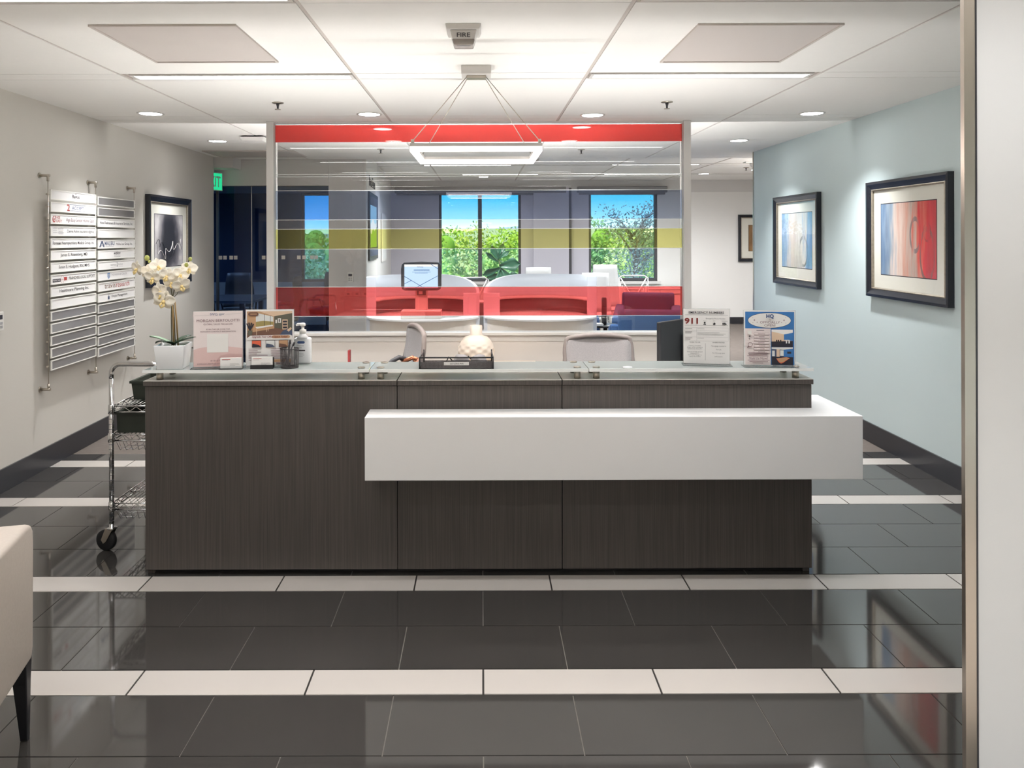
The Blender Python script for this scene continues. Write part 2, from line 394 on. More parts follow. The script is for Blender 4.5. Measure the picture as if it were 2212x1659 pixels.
def wiremesh(name, col, sc, keep=0.36):
    """woven wire screen: open holes between the strands"""
    m = bpy.data.materials.new(name); m.use_nodes = True; t = m.node_tree; t.nodes.clear()
    o = t.nodes.new('ShaderNodeOutputMaterial'); tr = t.nodes.new('ShaderNodeBsdfTransparent'); p = t.nodes.new('ShaderNodeBsdfPrincipled')
    p.inputs['Base Color'].default_value = col; p.inputs['Roughness'].default_value = 0.5
    tcn = t.nodes.new('ShaderNodeTexCoord'); vo = t.nodes.new('ShaderNodeTexVoronoi'); vo.inputs['Scale'].default_value = sc; vo.inputs['Randomness'].default_value = 0
    mt = t.nodes.new('ShaderNodeMath'); mt.operation = 'GREATER_THAN'; mt.inputs[1].default_value = keep
    t.links.new(tcn.outputs['Object'], vo.inputs['Vector']); t.links.new(vo.outputs['Distance'], mt.inputs[0])
    ms = t.nodes.new('ShaderNodeMixShader'); t.links.new(mt.outputs[0], ms.inputs[0]); t.links.new(tr.outputs[0], ms.inputs[1]); t.links.new(p.outputs[0], ms.inputs[2])
    t.links.new(ms.outputs[0], o.inputs[0]); return m
M['wire_mesh'] = wiremesh('black_wire_mesh', rgb(70, 66, 68), 300, .47)
M['fine_mesh'] = wiremesh('grey_chair_mesh', rgb(190, 186, 186), 420, 0.25)
def art(name, stops, w_, h_, rings=(), streak=(14, 14, 1.6), dark=0.0):
    """abstract painting: vertical streaks over a colour run, with brushed rings; local x-z, centred"""
    m, t, p = nodes(name); L = t.links
    tcn = t.nodes.new('ShaderNodeTexCoord'); sx = t.nodes.new('ShaderNodeSeparateXYZ'); L.new(tcn.outputs['Object'], sx.inputs[0])
    mp = t.nodes.new('ShaderNodeMapping'); mp.inputs['Scale'].default_value = streak; L.new(tcn.outputs['Object'], mp.inputs[0])
    nz = t.nodes.new('ShaderNodeTexNoise'); nz.inputs['Scale'].default_value = 1.6; nz.inputs['Detail'].default_value = 7; L.new(mp.outputs[0], nz.inputs['Vector'])
    def math_(op, a, b):
        n = t.nodes.new('ShaderNodeMath'); n.operation = op
        for i, q in enumerate((a, b)):
            if isinstance(q, (int, float)): n.inputs[i].default_value = q
            else: L.new(q, n.inputs[i])
        return n.outputs[0]
    u = math_('ADD', math_('DIVIDE', sx.outputs['X'], w_), 0.5)
    u = math_('ADD', u, math_('MULTIPLY', math_('SUBTRACT', nz.outputs['Fac'], 0.5), 0.55))
    cr_ = t.nodes.new('ShaderNodeValToRGB'); L.new(u, cr_.inputs[0]); el = cr_.color_ramp.elements
    el[0].position = stops[0][0]; el[0].color = stops[0][1]; el[1].position = stops[-1][0]; el[1].color = stops[-1][1]
    for a, b in stops[1:-1]: q = el.new(a); q.color = b
    col = cr_.outputs[0]
    nz2 = t.nodes.new('ShaderNodeTexNoise'); nz2.inputs['Scale'].default_value = 5; nz2.inputs['Detail'].default_value = 8
    mp2 = t.nodes.new('ShaderNodeMapping'); mp2.inputs['Scale'].default_value = (6, 6, 0.7); L.new(tcn.outputs['Object'], mp2.inputs[0]); L.new(mp2.outputs[0], nz2.inputs['Vector'])
    mx = t.nodes.new('ShaderNodeMix'); mx.data_type = 'RGBA'; mx.blend_type = 'SOFT_LIGHT'; mx.inputs[0].default_value = 0.7
    L.new(col, mx.inputs[6]); L.new(nz2.outputs['Fac'], mx.inputs[7]); col = mx.outputs[2]
    for cx, cz, rx, rz, wd, c_ in rings:
        a = math_('DIVIDE', math_('SUBTRACT', sx.outputs['X'], cx), rx); b = math_('DIVIDE', math_('SUBTRACT', sx.outputs['Z'], cz), rz)
        d = math_('SQRT', math_('ADD', math_('MULTIPLY', a, a), math_('MULTIPLY', b, b)), 0)
        k = math_('LESS_THAN', math_('ABSOLUTE', math_('SUBTRACT', d, 1.0), 0), wd)
        k = math_('MULTIPLY', k, math_('MINIMUM', math_('MAXIMUM', math_('MULTIPLY', math_('SUBTRACT', nz2.outputs['Fac'], .42), 5.0), 0), .85))
        m2 = t.nodes.new('ShaderNodeMix'); m2.data_type = 'RGBA'; L.new(k, m2.inputs[0]); L.new(col, m2.inputs[6]); m2.inputs[7].default_value = c_
        col = m2.outputs[2]
    L.new(col, p.inputs['Base Color']); p.inputs['Roughness'].default_value = 0.6
    return m
# ================================================================ SETTING
XL = lambda y: -2.85-0.0225*y
XR = lambda y: 2.885+0.0098*y
A_L = PI/2+math.atan(0.0225); A_R = -PI/2-math.atan(0.0098)
FAR = 13.6
# ---- floors
fl = struct(MB().box(-6, 6.3, -4, 5.49, -0.20, -0.004).build('floor', M['grout_l']))
MB().box(-3.2, 3.2, -4, 1.36, -0.004, 0.002).build('carpet', M['carpet_b'], fl)  # unseen pale carpet, added to bounce light up to the ceiling
ROWS = [(1.368, 1.673, 'd', 0), (1.673, 1.978, 'd', 1), (1.978, 2.283, 'd', 0), (2.283, 2.588, 'd', 1), (2.588, 2.741, 'w', 0),
        (2.741, 3.046, 'd', 1), (3.046, 3.351, 'd', 0), (3.351, 3.503, 'w', 1), (3.503, 3.808, 'd', 0), (3.808, 4.113, 'd', 1), (4.113, 4.418, 'd', 0),
        (4.418, 4.570, 'w', 1), (4.570, 4.875, 'd', 0), (4.875, 5.18, 'd', 1), (5.18, 5.332, 'w', 0), (5.332, 5.49, 'd', 1)]
tile_mesh = {}
for y0, y1, kind, half in ROWS:
    if kind == 'w':
        MB().box(XL(y0), XR(y0), y0-0.001, y1+0.001, -0.0045, -0.0032).build('grout_strip', M['grout_d'], fl)
    k = -6
    while True:
        xa = (k+(0.5 if half else 0))*0.61; xb = xa+0.61; k += 1
        if xa > XR(y1): break
        if xb < XL(y0): continue
        g = 0.0038 if kind == 'd' else 0.007
        gy = 0.0022 if kind == 'd' else 0.0036
        ca, cb = max(xa+g/2, XL(y0)+0.001), min(xb-g/2, XR(y0)-0.001)
        if cb-ca < 0.02: continue
        full = ca == xa+g/2 and cb == xb-g/2
        key = (kind, round(y1-y0, 4))
        if full and key in tile_mesh:
            o = bpy.data.objects.new('tile', tile_mesh[key]); C.objects.link(o); o.parent = fl
        else:
            hw, hd = (cb-ca)/2, (y1-y0)/2-gy
            o = MB().box(-hw, hw, -hd, hd, -0.004, 0.0).build('tile', M['tile_'+kind], fl)
            if full: tile_mesh[key] = o.data
        o.location = ((ca+cb)/2, (y0+y1)/2, 0)
fr = struct(MB().box(-6, 6.3, 5.49, FAR+0.3, -0.20, -0.002).build('floor', M['carpet']))
struct(MB().box(-6, -1.9, 9.0, FAR, -0.002, 0.004).build('floor', M['carpet_navy']))

# ---- ceiling
cl = struct(MB().box(-6, 6.3, -4, 8.92, CEIL+0.012, CEIL+0.35).build('ceiling', M['ceil_gap']))
XB = [-3.36, -2.04, -0.722, 0.60, 1.92, 3.24]
bands = [(-1.53, -1.38), (-0.05, 0.10), (1.40, 1.55), (2.84, 2.99), (4.27, 4.42), (5.75, 5.90), (7.20, 7.35), (8.66, 8.80)]
ys = [-4]+[q for b in bands for q in b]+[8.92]
for i in range(5):
    xa, xb = XB[i]+0.010, XB[i+1]-0.010
    for j in range(len(ys)-1):
        y0, y1 = ys[j], ys[j+1]
        if y1-y0 < 0.05: continue
        is_band = (y0, y1) in bands
        if is_band and i in (1, 3) and y1 < 5: continue      # a linear light fills this bay
        MB().box(xa, xb, y0+0.003, y1-0.003, CEIL, CEIL+0.013).build('ceiling_panel', M['ceil'], cl)
for xx in XB[1:5]:
    MB().box(xx-0.0085, xx+0.0085, -4, 8.92, CEIL+0.004, CEIL+0.012).build('tee_bar', M['tee'], cl)
cr2 = struct(MB().box(-6, 6.3, 8.92, FAR+0.3, CEIL2, CEIL2+0.25).build('ceiling', M['ceil']))
for xx in (-0.722, 0.60, 1.92, 3.24):
    MB().box(xx-0.011, xx+0.011, 8.93, FAR, CEIL2-0.004, CEIL2).build('tee_bar', M['tee'], cr2)
for yy in (10.6, 10.8, 12.2, 12.4):
    MB().box(-1.5, 6.0, yy-0.004, yy+0.004, CEIL2-0.003, CEIL2).build('reveal_line', M['ceil_gap'], cr2)
# ---- side walls
def wall_strip(name, pts, z0, z1, m): return struct(MB().prism(pts, z0, z1).build(name, m))
wl = wall_strip('wall_left', [(XL(-4), -4), (XL(8.62), 8.62), (XL(8.62)-0.15, 8.62), (XL(-4)-0.15, -4)], 0, CEIL, M['wall_l'])
wr = wall_strip('wall_right', [(XR(-4), -4), (XR(-4)+0.15, -4), (XR(8.29)+0.15, 8.29), (XR(8.29), 8.29)], 0, CEIL, M['wall_r'])
struct(MB().box(XR(8.29)-0.006, XR(8.29)+0.152, 8.28, 8.30, 0, CEIL-0.002).build('trim_1', M['steel']))
wall_strip('baseboard_left', [(XL(-4), -4), (XL(-4)+0.012, -4), (XL(8.62)+0.012, 8.62), (XL(8.62), 8.62)], 0.0, 0.145, M['base_d'])
wall_strip('baseboard_right', [(XR(-4), -4), (XR(8.29), 8.29), (XR(8.29)-0.012, 8.29), (XR(-4)-0.012, -4)], 0.0, 0.145, M['base_d'])
struct(MB().box(-3.3, 3.3, -4.15, -4, 0, CEIL).build('wall_back', M['wall_p']))
# near right: end of a thin partition with a steel end cap
wp = struct(MB().box(1.2345, 2.92, 1.902, 1.944, 0.0, CEIL).build('wall_front', M['wall_p']))
MB().box(1.206, 1.2335, 1.897, 1.912, 0.0, CEIL).build('end_cap', M['steel'], wp)
MB().box(1.2335, 1.2375, 1.896, 1.903, 0.0, CEIL).build('cap_edge', M['base_d'], wp)
# ---- glazed partition behind the desk
PY = 6.07
zpy = lambda y: 1.558-(y-513)*PY/1640
pw = struct(MB().box(-1.705, 1.665, PY-0.05, PY+0.05, 0, 0.785).build('wall_partition', M['cream']))
MB().box(-1.64, 1.60, PY-0.075, PY+0.06, 0.785, 0.805).build('sill', M['sill'], pw)
MB().box(-1.64, 1.60, PY-0.055, PY-0.05, 0.735, 0.785).build('sill_apron', M['sill'], pw)
gw = struct(MB().box(-1.705, -1.648, PY-0.06, PY+0.06, 0, CEIL-0.001).build('window_1', M['alu']))
MB().box(1.600, 1.657, PY-0.06, PY+0.06, 0, CEIL-0.001).build('jamb', M['alu'], gw)
MB().box(-1.648, 1.600, PY-0.03, PY+0.03, 2.468, CEIL-0.001).build('header', M['alu'], gw)
MB().box(-1.648, 1.600, PY-0.006, PY+0.006, 0.805, 2.468).build('pane', M['glass'], gw)
for ya, yb, mm in ((269, 307, 'film_redtop'), (411, 474, 'film_blue'), (474, 494, 'film_clr'), (494, 537, 'film_yel'), (619, 682, 'film_red')):
    Flat(PY-0.0078).rect(-1.647, zpy(yb)+0.002, 1.599, zpy(ya)-0.002, M[mm]).build('film_band', gw)
for yy in (376, 381, 411, 474, 494, 537, 619, 682):
    MB().box(-1.647, 1.599, PY-0.009, PY-0.007, zpy(yy)-0.0016, zpy(yy)+0.0016).build('film_edge', M['glass_edge'], gw)
# ---- lounge walls
zf = lambda y, Y: 1.558-(y-513)*Y/1640
xf = lambda x, Y: (x-1041)*Y/1640
ZB, ZT = 0.77, 2.36
WIN = [(-3.24, -2.45), (-0.77, 0.70), (1.916, 3.143)]
wf = struct(MB().box(-6, 6.3, FAR, FAR+0.3, 0, ZB).build('wall_far', M['wall_far']))
MB().box(-6, 6.3, FAR, FAR+0.3, ZT, CEIL2).build('wall_head', M['wall_mid'], wf)
xs_ = [-6]+[q for p in WIN for q in p]+[6.3]
for i in range(0, 8, 2):
    mm = M['wall_navy'] if i == 0 else M['wall_pier'] if i in (2, 4) else M['wall_far']
    MB().box(xs_[i], xs_[i+1], FAR, FAR+0.3, ZB, ZT).build('wall_pier', mm, wf)
MB().box(0.92, 1.55, FAR-0.07, FAR, 0, 2.44).build('column_casing', M['wall_pier'], wf)
MB().box(1.55, 1.60, FAR-0.05, FAR, 0, 2.44).build('casing_edge', M['dark_grey'], wf)
MB().box(3.2, 6.3, FAR-0.012, FAR, 0.002, 0.12).build('far_baseboard', M['base_d'], wf)
for n, (xa, xb) in enumerate(WIN):
    f = MB()
    for q in ((xa, xa+0.045, ZB, ZT), (xb-0.045, xb, ZB, ZT), (xa+0.045, xb-0.045, ZT-0.04, ZT), (xa+0.045, xb-0.045, ZB, ZB+0.05)): f.box(q[0], q[1], FAR+0.04, FAR+0.11, q[2], q[3])
    wo = struct(f.build('window_%d' % (n+2), M['dark_grey']))
    if n == 1: MB().box(-0.07, 0.0, FAR+0.03, FAR+0.12, ZB+0.05, ZT-0.04).build('mullion', M['dark_grey'], wo)
    MB().box(xa+0.045, xb-0.045, FAR+0.07, FAR+0.076, ZB+0.05, ZT-0.04).build('pane', M['glass'], wo)
    MB().box(xa-0.05, xb+0.05, FAR-0.05, FAR+0.04, ZB-0.05, ZB).build('window_sill', M['wall_mid'], wo)
# blind cassettes above the two lounge windows
for xa, xb, lab in ((-1.55, 1.5, 'dark grey roller blind cassette above the double window'), (1.7, 3.3, 'dark grey roller blind cassette above the right-hand window')):
    t = thing('roller_blind', lab, 'blind', ((xa+xb)/2, FAR-0.06, 2.40), group='roller blinds on the window wall'); h = (xb-xa)/2
    MB().box(-h, h, -0.05, 0.045, -0.05, 0.06).build('cassette', M['mid_grey'], t, bevel=0.01)
    MB().box(-h+0.03, h-0.03, -0.005, 0.0, -0.085, -0.05).build('blind_hem', M['mid_grey'], t)
# block with the wall screen: front 8.95, right face slants back
BX = [(-1.806, 8.95), (-1.37, 8.95), (-1.63, FAR), (-1.95, FAR)]
wall_strip('wall_block', BX, 0, CEIL2, M['wall_mid'])
struct(MB().box(-1.38, -1.365, 8.94, 8.955, 0, CEIL2).build('trim_2', M['white_m']))
wall_strip('wall_block_face', [(-1.368, 8.96), (-1.362, 8.96), (-1.362-0.26/4.65*1.55, 10.5), (-1.370-0.26/4.65*1.55, 10.5)], 0.0, CEIL2-0.002, M['white_m'])
# bulkhead above the meeting room glass
struct(MB().box(-6, -1.806, 8.93, 9.03, 2.175, CEIL2).build('wall_bulkhead', M['wall_mid']))
struct(MB().box(-3.25, -2.83, 8.64, 8.93, 2.36, CEIL-0.001).build('trim_3', M['wall_mid']))
struct(MB().box(-6.15, -6, 5.0, FAR+0.3, 0, CEIL2).build('wall_west', M['wall_navy']))
struct(MB().box(6.3, 6.45, 5.0, FAR+0.3, 0, CEIL2).build('wall_east', M['wall_far']))
struct(MB().box(-6.0, XL(8.4)-0.15, 8.40, 8.50, 0, CEIL).build('wall_corridor_left', M['wall_mid']))
struct(MB().box(XR(8)+0.15, 6.3, 7.9, 8.0, 0, CEIL).build('wall_corridor_right', M['wall_far']))
struct(MB().box(-6.2, 6.5, -4.2, FAR+0.35, CEIL2+0.3, CEIL2+0.45).build('roof', M['grout_l']))  # unseen slab added to stop the sun leaking in
# meeting room glass front with frosted squares
gm = struct(MB().box(-3.135, -3.11, 8.955, 8.99, 0, 2.175).build('door_1', M['nickel']))
for xa, xb in ((-3.11, -2.722), (-2.716, -1.81)):
    MB().box(xa, xb, 8.966, 8.978, 0.01, 2.17).build('glass_leaf', M['meet_glass'], gm)
MB().box(-6.0, -3.137, 8.966, 8.978, 0.01, 2.17).build('glass_leaf', M['meet_glass'], gm)
MB().box(-2.722, -2.716, 8.962, 8.982, 0.01, 2.17).build('leaf_edge', M['glass_edge'], gm)
for px in (476, 486, 499.5, 509, 569.5, 579.5, 612, 645.5, 657, 674, 683):
    xx = xf(px, 8.966); MB().box(xx-0.021, xx+0.021, 8.963, 8.9655, 1.307, 1.351).build('frosted_square', M['white_m'], gm)

# ================================================================ OUTDOORS
struct(MB().box(-400, 400, FAR+0.6, 900, -4.3, -4.2).build('floor', mat('dry_ground', rgb(150, 140, 100), 0.95, var=0.3, scale=0.1)))
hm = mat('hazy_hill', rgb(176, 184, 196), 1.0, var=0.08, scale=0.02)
hb = MB()
def hill(u, v):
    a = math.radians(-60+120*u); d = 380
    h = 5+5.5*(0.5+0.5*math.sin(7*a+1))*(0.6+0.4*math.sin(17*a))
    return Vector((math.sin(a)*d, math.cos(a)*d+60*v, -4.3+(h+2)*math.sin(PI*min(1, v+0.02))))
hb.grid(hill, 80, 6); o = hb.build('hills', hm); o['kind'] = 'structure'
def leafmat(name, c, var=0.45):
    m, t, p = nodes(name)
    oi = t.nodes.new('ShaderNodeTexNoise'); oi.inputs['Scale'].default_value = 1.2; oi.inputs['Detail'].default_value = 6
    tcn = t.nodes.new('ShaderNodeTexCoord'); t.links.new(tcn.outputs['Object'], oi.inputs['Vector'])
    mx = t.nodes.new('ShaderNodeMix'); mx.data_type = 'RGBA'
    mx.inputs[6].default_value = tuple(c_*(1-var) for c_ in c[:3])+(1,); mx.inputs[7].default_value = tuple(min(1, c_*(1+var)) for c_ in c[:3])+(1,)
    t.links.new(oi.outputs['Fac'], mx.inputs[0]); t.links.new(mx.outputs[2], p.inputs['Base Color']); p.inputs['Roughness'].default_value = 0.7
    return m
LG = [leafmat('bright_green_leaf', rgb(172, 202, 104)), leafmat('mid_green_leaf', rgb(142, 184, 108)), leafmat('yellow_green_leaf', rgb(196, 208, 132))]
LD = leafmat('blue_green_leaf', rgb(112, 134, 130))
LC = leafmat('inner_foliage', rgb(140, 186, 90))
BK = mat('tree_bark', rgb(98, 92, 90), 0.9, var=0.3, scale=6)
def leaves(n, rad, size, seed, clumps=14):
    r = random.Random(seed); V = []; F = []
    cs = [(Vector((r.uniform(-1, 1)*.62*rad[0], r.uniform(-1, 1)*.62*rad[1], r.uniform(-.7, .85)*rad[2])), r.uniform(.26, .42)) for _ in range(clumps)]
    for i in range(n):
        c, q = cs[i % clumps]
        d = Vector((r.gauss(0, 1), r.gauss(0, 1), r.gauss(0, 1))).normalized()*(r.uniform(.72, 1.08)*q)
        p = c+Vector((d.x*rad[0], d.y*rad[1], d.z*rad[2]))
        nrm = (d+Vector((r.uniform(-.8, .8), r.uniform(-.8, .8), r.uniform(-.4, .8)))).normalized()
        u = nrm.orthogonal().normalized(); a = r.uniform(0, 6.28); v = nrm.cross(u); u2 = u*math.cos(a)+v*math.sin(a); v2 = nrm.cross(u2)
        s = size*r.uniform(.6, 1.3); k = len(V)
        V += [p-u2*s*.5, p+v2*s*.26, p+u2*s*.5, p-v2*s*.26]; F.append((k, k+1, k+2, k+3))
    return V, F, cs
def tree_mesh(n, rad, size, seed, clumps=14):
    V, F, cs = leaves(n, rad, size, seed, clumps); me = bpy.data.meshes.new('leaves'); me.from_pydata([tuple(v) for v in V], [], F); me.update()
    b = MB()
    for c, q in cs:
        b.ball(c, q*.5, rad, 8, 6)
    me2 = bpy.data.meshes.new('crown'); b.bm.to_mesh(me2); b.bm.free(); me2.materials.append(LC)
    return me, me2
TM = [tree_mesh(13000, (2.1, 1.8, 2.2), .15, 11, 26), tree_mesh(13000, (2.2, 1.9, 1.9), .15, 12, 26), tree_mesh(13000, (2.0, 1.8, 2.6), .15, 13, 26)]
for i, (me, _) in enumerate(TM): me.materials.append(LG[i])
tr_b = MB().tube([(0, 0, 0), (0.08, 0, 1.2), (0, 0.05, 3.2)], [.2, .16, .1], 8); tr_me = bpy.data.meshes.new('trunk'); tr_b.bm.to_mesh(tr_me); tr_b.bm.free(); tr_me.materials.append(BK)
KINDS = ['bright green rounded tree', 'mid green spreading tree', 'yellow green upright tree']
spots = []
for row, (Y, n, st) in enumerate(((25, 5, 5.8), (30.5, 6, 5.9), (36, 6, 6.0), (42, 6, 6.6), (48.5, 6, 7.5))):
    for i in range(n): spots.append(((i-(n-1)/2)*st+(0, .6, -1.2, 2.2, .2)[row], Y, row))
WHERE = ['front row', 'second row', 'middle row', 'fourth row', 'back row']; ORD = ['first', 'second', 'third', 'fourth', 'fifth', 'sixth']
for i, (X, Y, row) in enumerate(spots):
    k = (i*2+row) % 3
    topz = (.9, 1.3, 1.75, 2.1, 2.35)[row]+R.uniform(-.35, .35)
    s = (1.3, 1.35, 1.4, 1.5, 1.6)[row]; cz = topz-(2.2, 1.9, 2.6)[k]*1.15*s
    t = thing('tree', '%s outside the windows, %s from the left in the %s' % (KINDS[k], ORD[sum(1 for q in spots[:i] if q[2] == row)], WHERE[row]), 'tree', (X, Y, -4.2), group='trees outside the windows')
    for nm, me in (('foliage', TM[k][0]), ('crown', TM[k][1])):
        o = bpy.data.objects.new(nm, me); C.objects.link(o); o.parent = t; o.location = (0, 0, cz+4.2); o.scale = (s, s, s); o.rotation_euler = (0, 0, R.uniform(0, 6))
        if nm == 'foliage': o['kind'] = 'stuff'
    o = bpy.data.objects.new('trunk', tr_me); C.objects.link(o); o.parent = t; o.scale = (1, 1, max(.6, (cz+4.2)/3.0))
# the nearer blue-green tree outside the right-hand window
t = thing('tree', 'blue green small-leaved tree close outside the right-hand window', 'tree', (3.35, 17.2, -4.2))
b = MB(); r = random.Random(5); tips = []
b.tube([(0, 0, 0), (.05, 0, 2.2), (-.02, 0, 4.2), (.15, 0, 5.2), (.3, 0, 6.2)], [.16, .13, .09, .05, .02], 8)
for k in range(34):
    z0 = r.uniform(3.4, 5.8); a = r.uniform(0, 6.28); L_ = r.uniform(.5, 1.15)*(1.0 if z0 < 5 else .75)
    p0 = Vector((.08, 0, z0)); p2 = p0+Vector((math.cos(a)*L_, math.sin(a)*L_*.8, r.uniform(.3, .95))); p1 = (p0+p2)/2+Vector((0, 0, .1))
    b.tube([p0, p1, p2], [.03, .018, .006], 5); tips += [p1, (p1+p2)/2, p2, p2]
b.build('trunk', BK, t)
V = []; F = []
for k in range(5200):
    p = r.choice(tips)+Vector((r.gauss(0, .17), r.gauss(0, .17), r.gauss(0, .15)))
    if r.random() < .28: p = Vector((r.gauss(.0, .5), r.gauss(0, .45), r.uniform(3.2, 5.0)))
    u = Vector((r.gauss(0, 1), r.gauss(0, 1), r.gauss(0, 1))).normalized(); v = u.orthogonal().normalized(); s = r.uniform(.05, .095); q = len(V)
    V += [p-u*s*.5, p+v*s*.27, p+u*s*.5, p-v*s*.27]; F.append((q, q+1, q+2, q+3))
me = bpy.data.meshes.new('foliage'); me.from_pydata([tuple(v) for v in V], [], F); me.materials.append(LD)
o = bpy.data.objects.new('foliage', me); C.objects.link(o); o.parent = t; o['kind'] = 'stuff'
# ================================================================ RECEPTION DESK
DY = 3.51
M['counter_lt'] = mat('pale_counter_laminate', rgb(214, 208, 200), .3, var=.02)
dk = thing('reception_desk', 'long dark wood-grain reception desk with white wrap-around ledge and glass top', 'desk', (0, 0, 0))
MB().box(-1.545, 1.505, 3.55, 3.70, 0.0, 0.03).build('plinth', M['black'], dk)
for xa, xb in ((-1.56, -0.3955), (-0.3925, 0.3665), (0.3695, 1.522)):
    MB().box(xa, xb, DY, 3.54, 0.025, 0.874).build('front_panel', M['wood'], dk, bevel=0.0015, seg=1)
    MB().box(xa-(0.006 if xa < -1 else 0)+.001, xb+(0.006 if xb > 1 else 0)-.001, 3.5025, 3.734, 0.8985, 0.90).build('counter_top', M['counter_lt'], dk)  # thin pale sheet over the dark slab
    MB().box(xa-(0.006 if xa < -1 else 0), xb+(0.006 if xb > 1 else 0), 3.502, 3.735, 0.876, 0.8985).build('top_slab', M['wood'], dk, bevel=0.0015, seg=1)
MB().box(-1.56, -1.53, 3.54, 4.42, 0.0, 0.74).build('side_panel', M['wood'], dk)
MB().box(1.492, 1.522, 3.54, 4.42, 0.0, 0.74).build('side_panel', M['wood'], dk)
MB().box(-1.53, 1.492, 3.69, 3.72, 0.03, 0.876).build('riser_panel', M['wood'], dk)
MB().box(-1.56, 1.522, 3.72, 4.43, 0.715, 0.74).build('worktop', M['white_m'], dk, bevel=0.002)
MB().prism([(-0.52, 3.348), (1.678, 3.348), (1.678, 3.80), (1.5235, 3.80), (1.5235, 3.509), (-0.52, 3.509)], 0.486, 0.766).build('white_ledge', M['white'], dk, bevel=0.0025)
GZ = 0.95
for xa, xb, sx in ((-1.569, -0.5235, (-1.505, -0.565)), (-0.5205, 0.4905, (-0.475, 0.443)), (0.4935, 1.53, (0.532, 1.462))):
    g = MB().box(xa, xb, 3.507, 3.722, GZ-0.013, GZ).build('glass_top', M['ledge_glass'], dk, bevel=0.002)
    MB().box(xa, xb, 3.5035, 3.5065, GZ-0.013, GZ).build('polished_edge', M['glass_edge'], g)
    for x_ in sx:
        for y_ in (3.545, 3.69):
            s_ = MB().cyl((x_, y_, 0.90), 'z', 0.0155, GZ-0.013-0.90, 20).cyl((x_, y_, GZ), 'z', 0.017, 0.005, 20).build('standoff', M['nickel'], g)

# ================================================================ ON THE GLASS TOP
def sign_holder(label, loc, rz, w_=0.226, h=0.268):
    t = thing('sign_holder', label, 'sign', loc, rz, 'sign holders on the reception desk')
    MB().box(-w_/2-0.004, w_/2+0.004, -0.038, 0.030, 0, 0.004).build('base', M['acrylic'], t)
    MB().box(-w_/2, w_/2, 0.0012, 0.004, 0.004, h).build('acrylic_panel', M['acrylic'], t)
    ins = MB().box(-w_/2+0.003, w_/2-0.003, 0.0, 0.001, 0.006, h-0.002).build('insert', M['paper'], t)
    return t, ins, w_-0.006, h
def bars(f, rows, m, hgt=0.0016):
    for x0, x1, z in rows: f.rect(x0, z, x1, z+hgt, m)
# --- name sign
t, ins, W_, H_ = sign_holder('pink-toned sign with a blank white code square and a manager name', (-1.239, 3.562, GZ), math.radians(8), 0.228, 0.268)
f = Flat(-0.0002)
f.rect(-.111, .007, .111, .265, M['pale_pink'])
f.poly([(-.111, .007), (.111, .007), (.111, .090)]+[(.111-.0222*k, .090+.012*math.sin(PI*k/10)) for k in range(1, 10)]+[(-.111, .086)], M['pink'])
f.poly([(-.03, .007), (.111, .007), (.111, .062), (.05, .066), (.01, .058)], M['pink2'])
f.line((-.106, .246), (-.040, .248), .0008, M['ink_lg']); f.line((.034, .251), (.106, .254), .0008, M['ink_lg'])
bars(f, [(.004, .030, .2535), (.004, .027, .2495), (.004, .016, .2455)], M['ink_b'], .0012)
f.rect(-.050, .073, .046, .160, M['white_pr'])
f.build('print', ins)
text('IWG', .0175, M['ink_b'], ins, (-.019, -.0018, .2455), fit=.033)
text('MORGAN BERTOLOTTI', .017, M['ink_mauve'], ins, (0, -.0018, .2165), fit=.192)
text('GLOBAL SALES MANAGER', .0105, M['ink_mauve'], ins, (0, -.0018, .2015), fit=.132)
text('SCAN THE QR CODE FOR', .0085, M['ink_mauve'], ins, (0, -.0018, .1785), fit=.108)
text("MORGAN'S CONTACT INFORMATION", .0085, M['ink_mauve'], ins, (0, -.0018, .1675), fit=.160)
text('818-57', .0095, M['ink_mauve'], ins, (.008, -.0018, .031), 'r', fit=.042)
text('MORGAN.BERTOLOT', .0095, M['ink_mauve'], ins, (.008, -.0018, .0165), 'r', fit=.102)
# --- office-space sign
t, ins, W_, H_ = sign_holder('sign with a large brown office picture and three small pictures', (-1.005, 3.595, GZ), math.radians(5), 0.228, 0.272)
f = Flat(-0.0002)
f.rect(-.106, .135, .104, .262, M['brown_pr'])
f.poly([(-.106, .262), (-.05, .262), (.02, .235), (.02, .18), (-.106, .16)], M['tan_pr'])
f.poly([(-.05, .262), (.104, .262), (.104, .25), (.02, .236)], M['sand_pr'])
f.poly([(.02, .238), (.104, .252), (.104, .165), (.02, .185)], M['olive_pr'])
f.poly([(-.065, .255), (.016, .236), (.016, .198), (-.065, .190)], M['sky_pr'])
f.poly([(-.065, .212), (-.03, .217), (.016, .212), (.016, .198), (-.065, .190)], M['green_pr'])
f.line((-.026, .248), (-.026, .193), .002, M['dark_pr']); f.line((.002, .24), (.002, .196), .002, M['dark_pr'])
f.poly([(-.068, .188), (-.06, .180), (.015, .192), (.012, .198)], M['white_pr'])
for q in ((-.062, .15), (-.015, .165), (-.008, .168)): f.line((q[0], .184), (q[0], q[1]), .0022, M['sand_pr'])
f.rect(.037, .207, .052, .228, M['white_pr']); f.rect(.041, .211, .048, .224, M['ink_g']); f.rect(.026, .205, .033, .221, M['white_pr'])
f.rect(.058, .175, .083, .222, M['sand_pr'])
for q in (.180, .194, .208): f.rect(.061, q, .080, q+.009, M['dark_pr'])
f.poly([(.04, .142), (.06, .168), (.085, .18), (.104, .168), (.104, .142)], M['slate_pr']); f.poly([(.078, .172), (.098, .186), (.102, .178), (.088, .164)], M['sand_pr'])
f.poly([(-.10, .15), (-.083, .15), (-.080, .172), (-.103, .172)], M['olive_pr'])
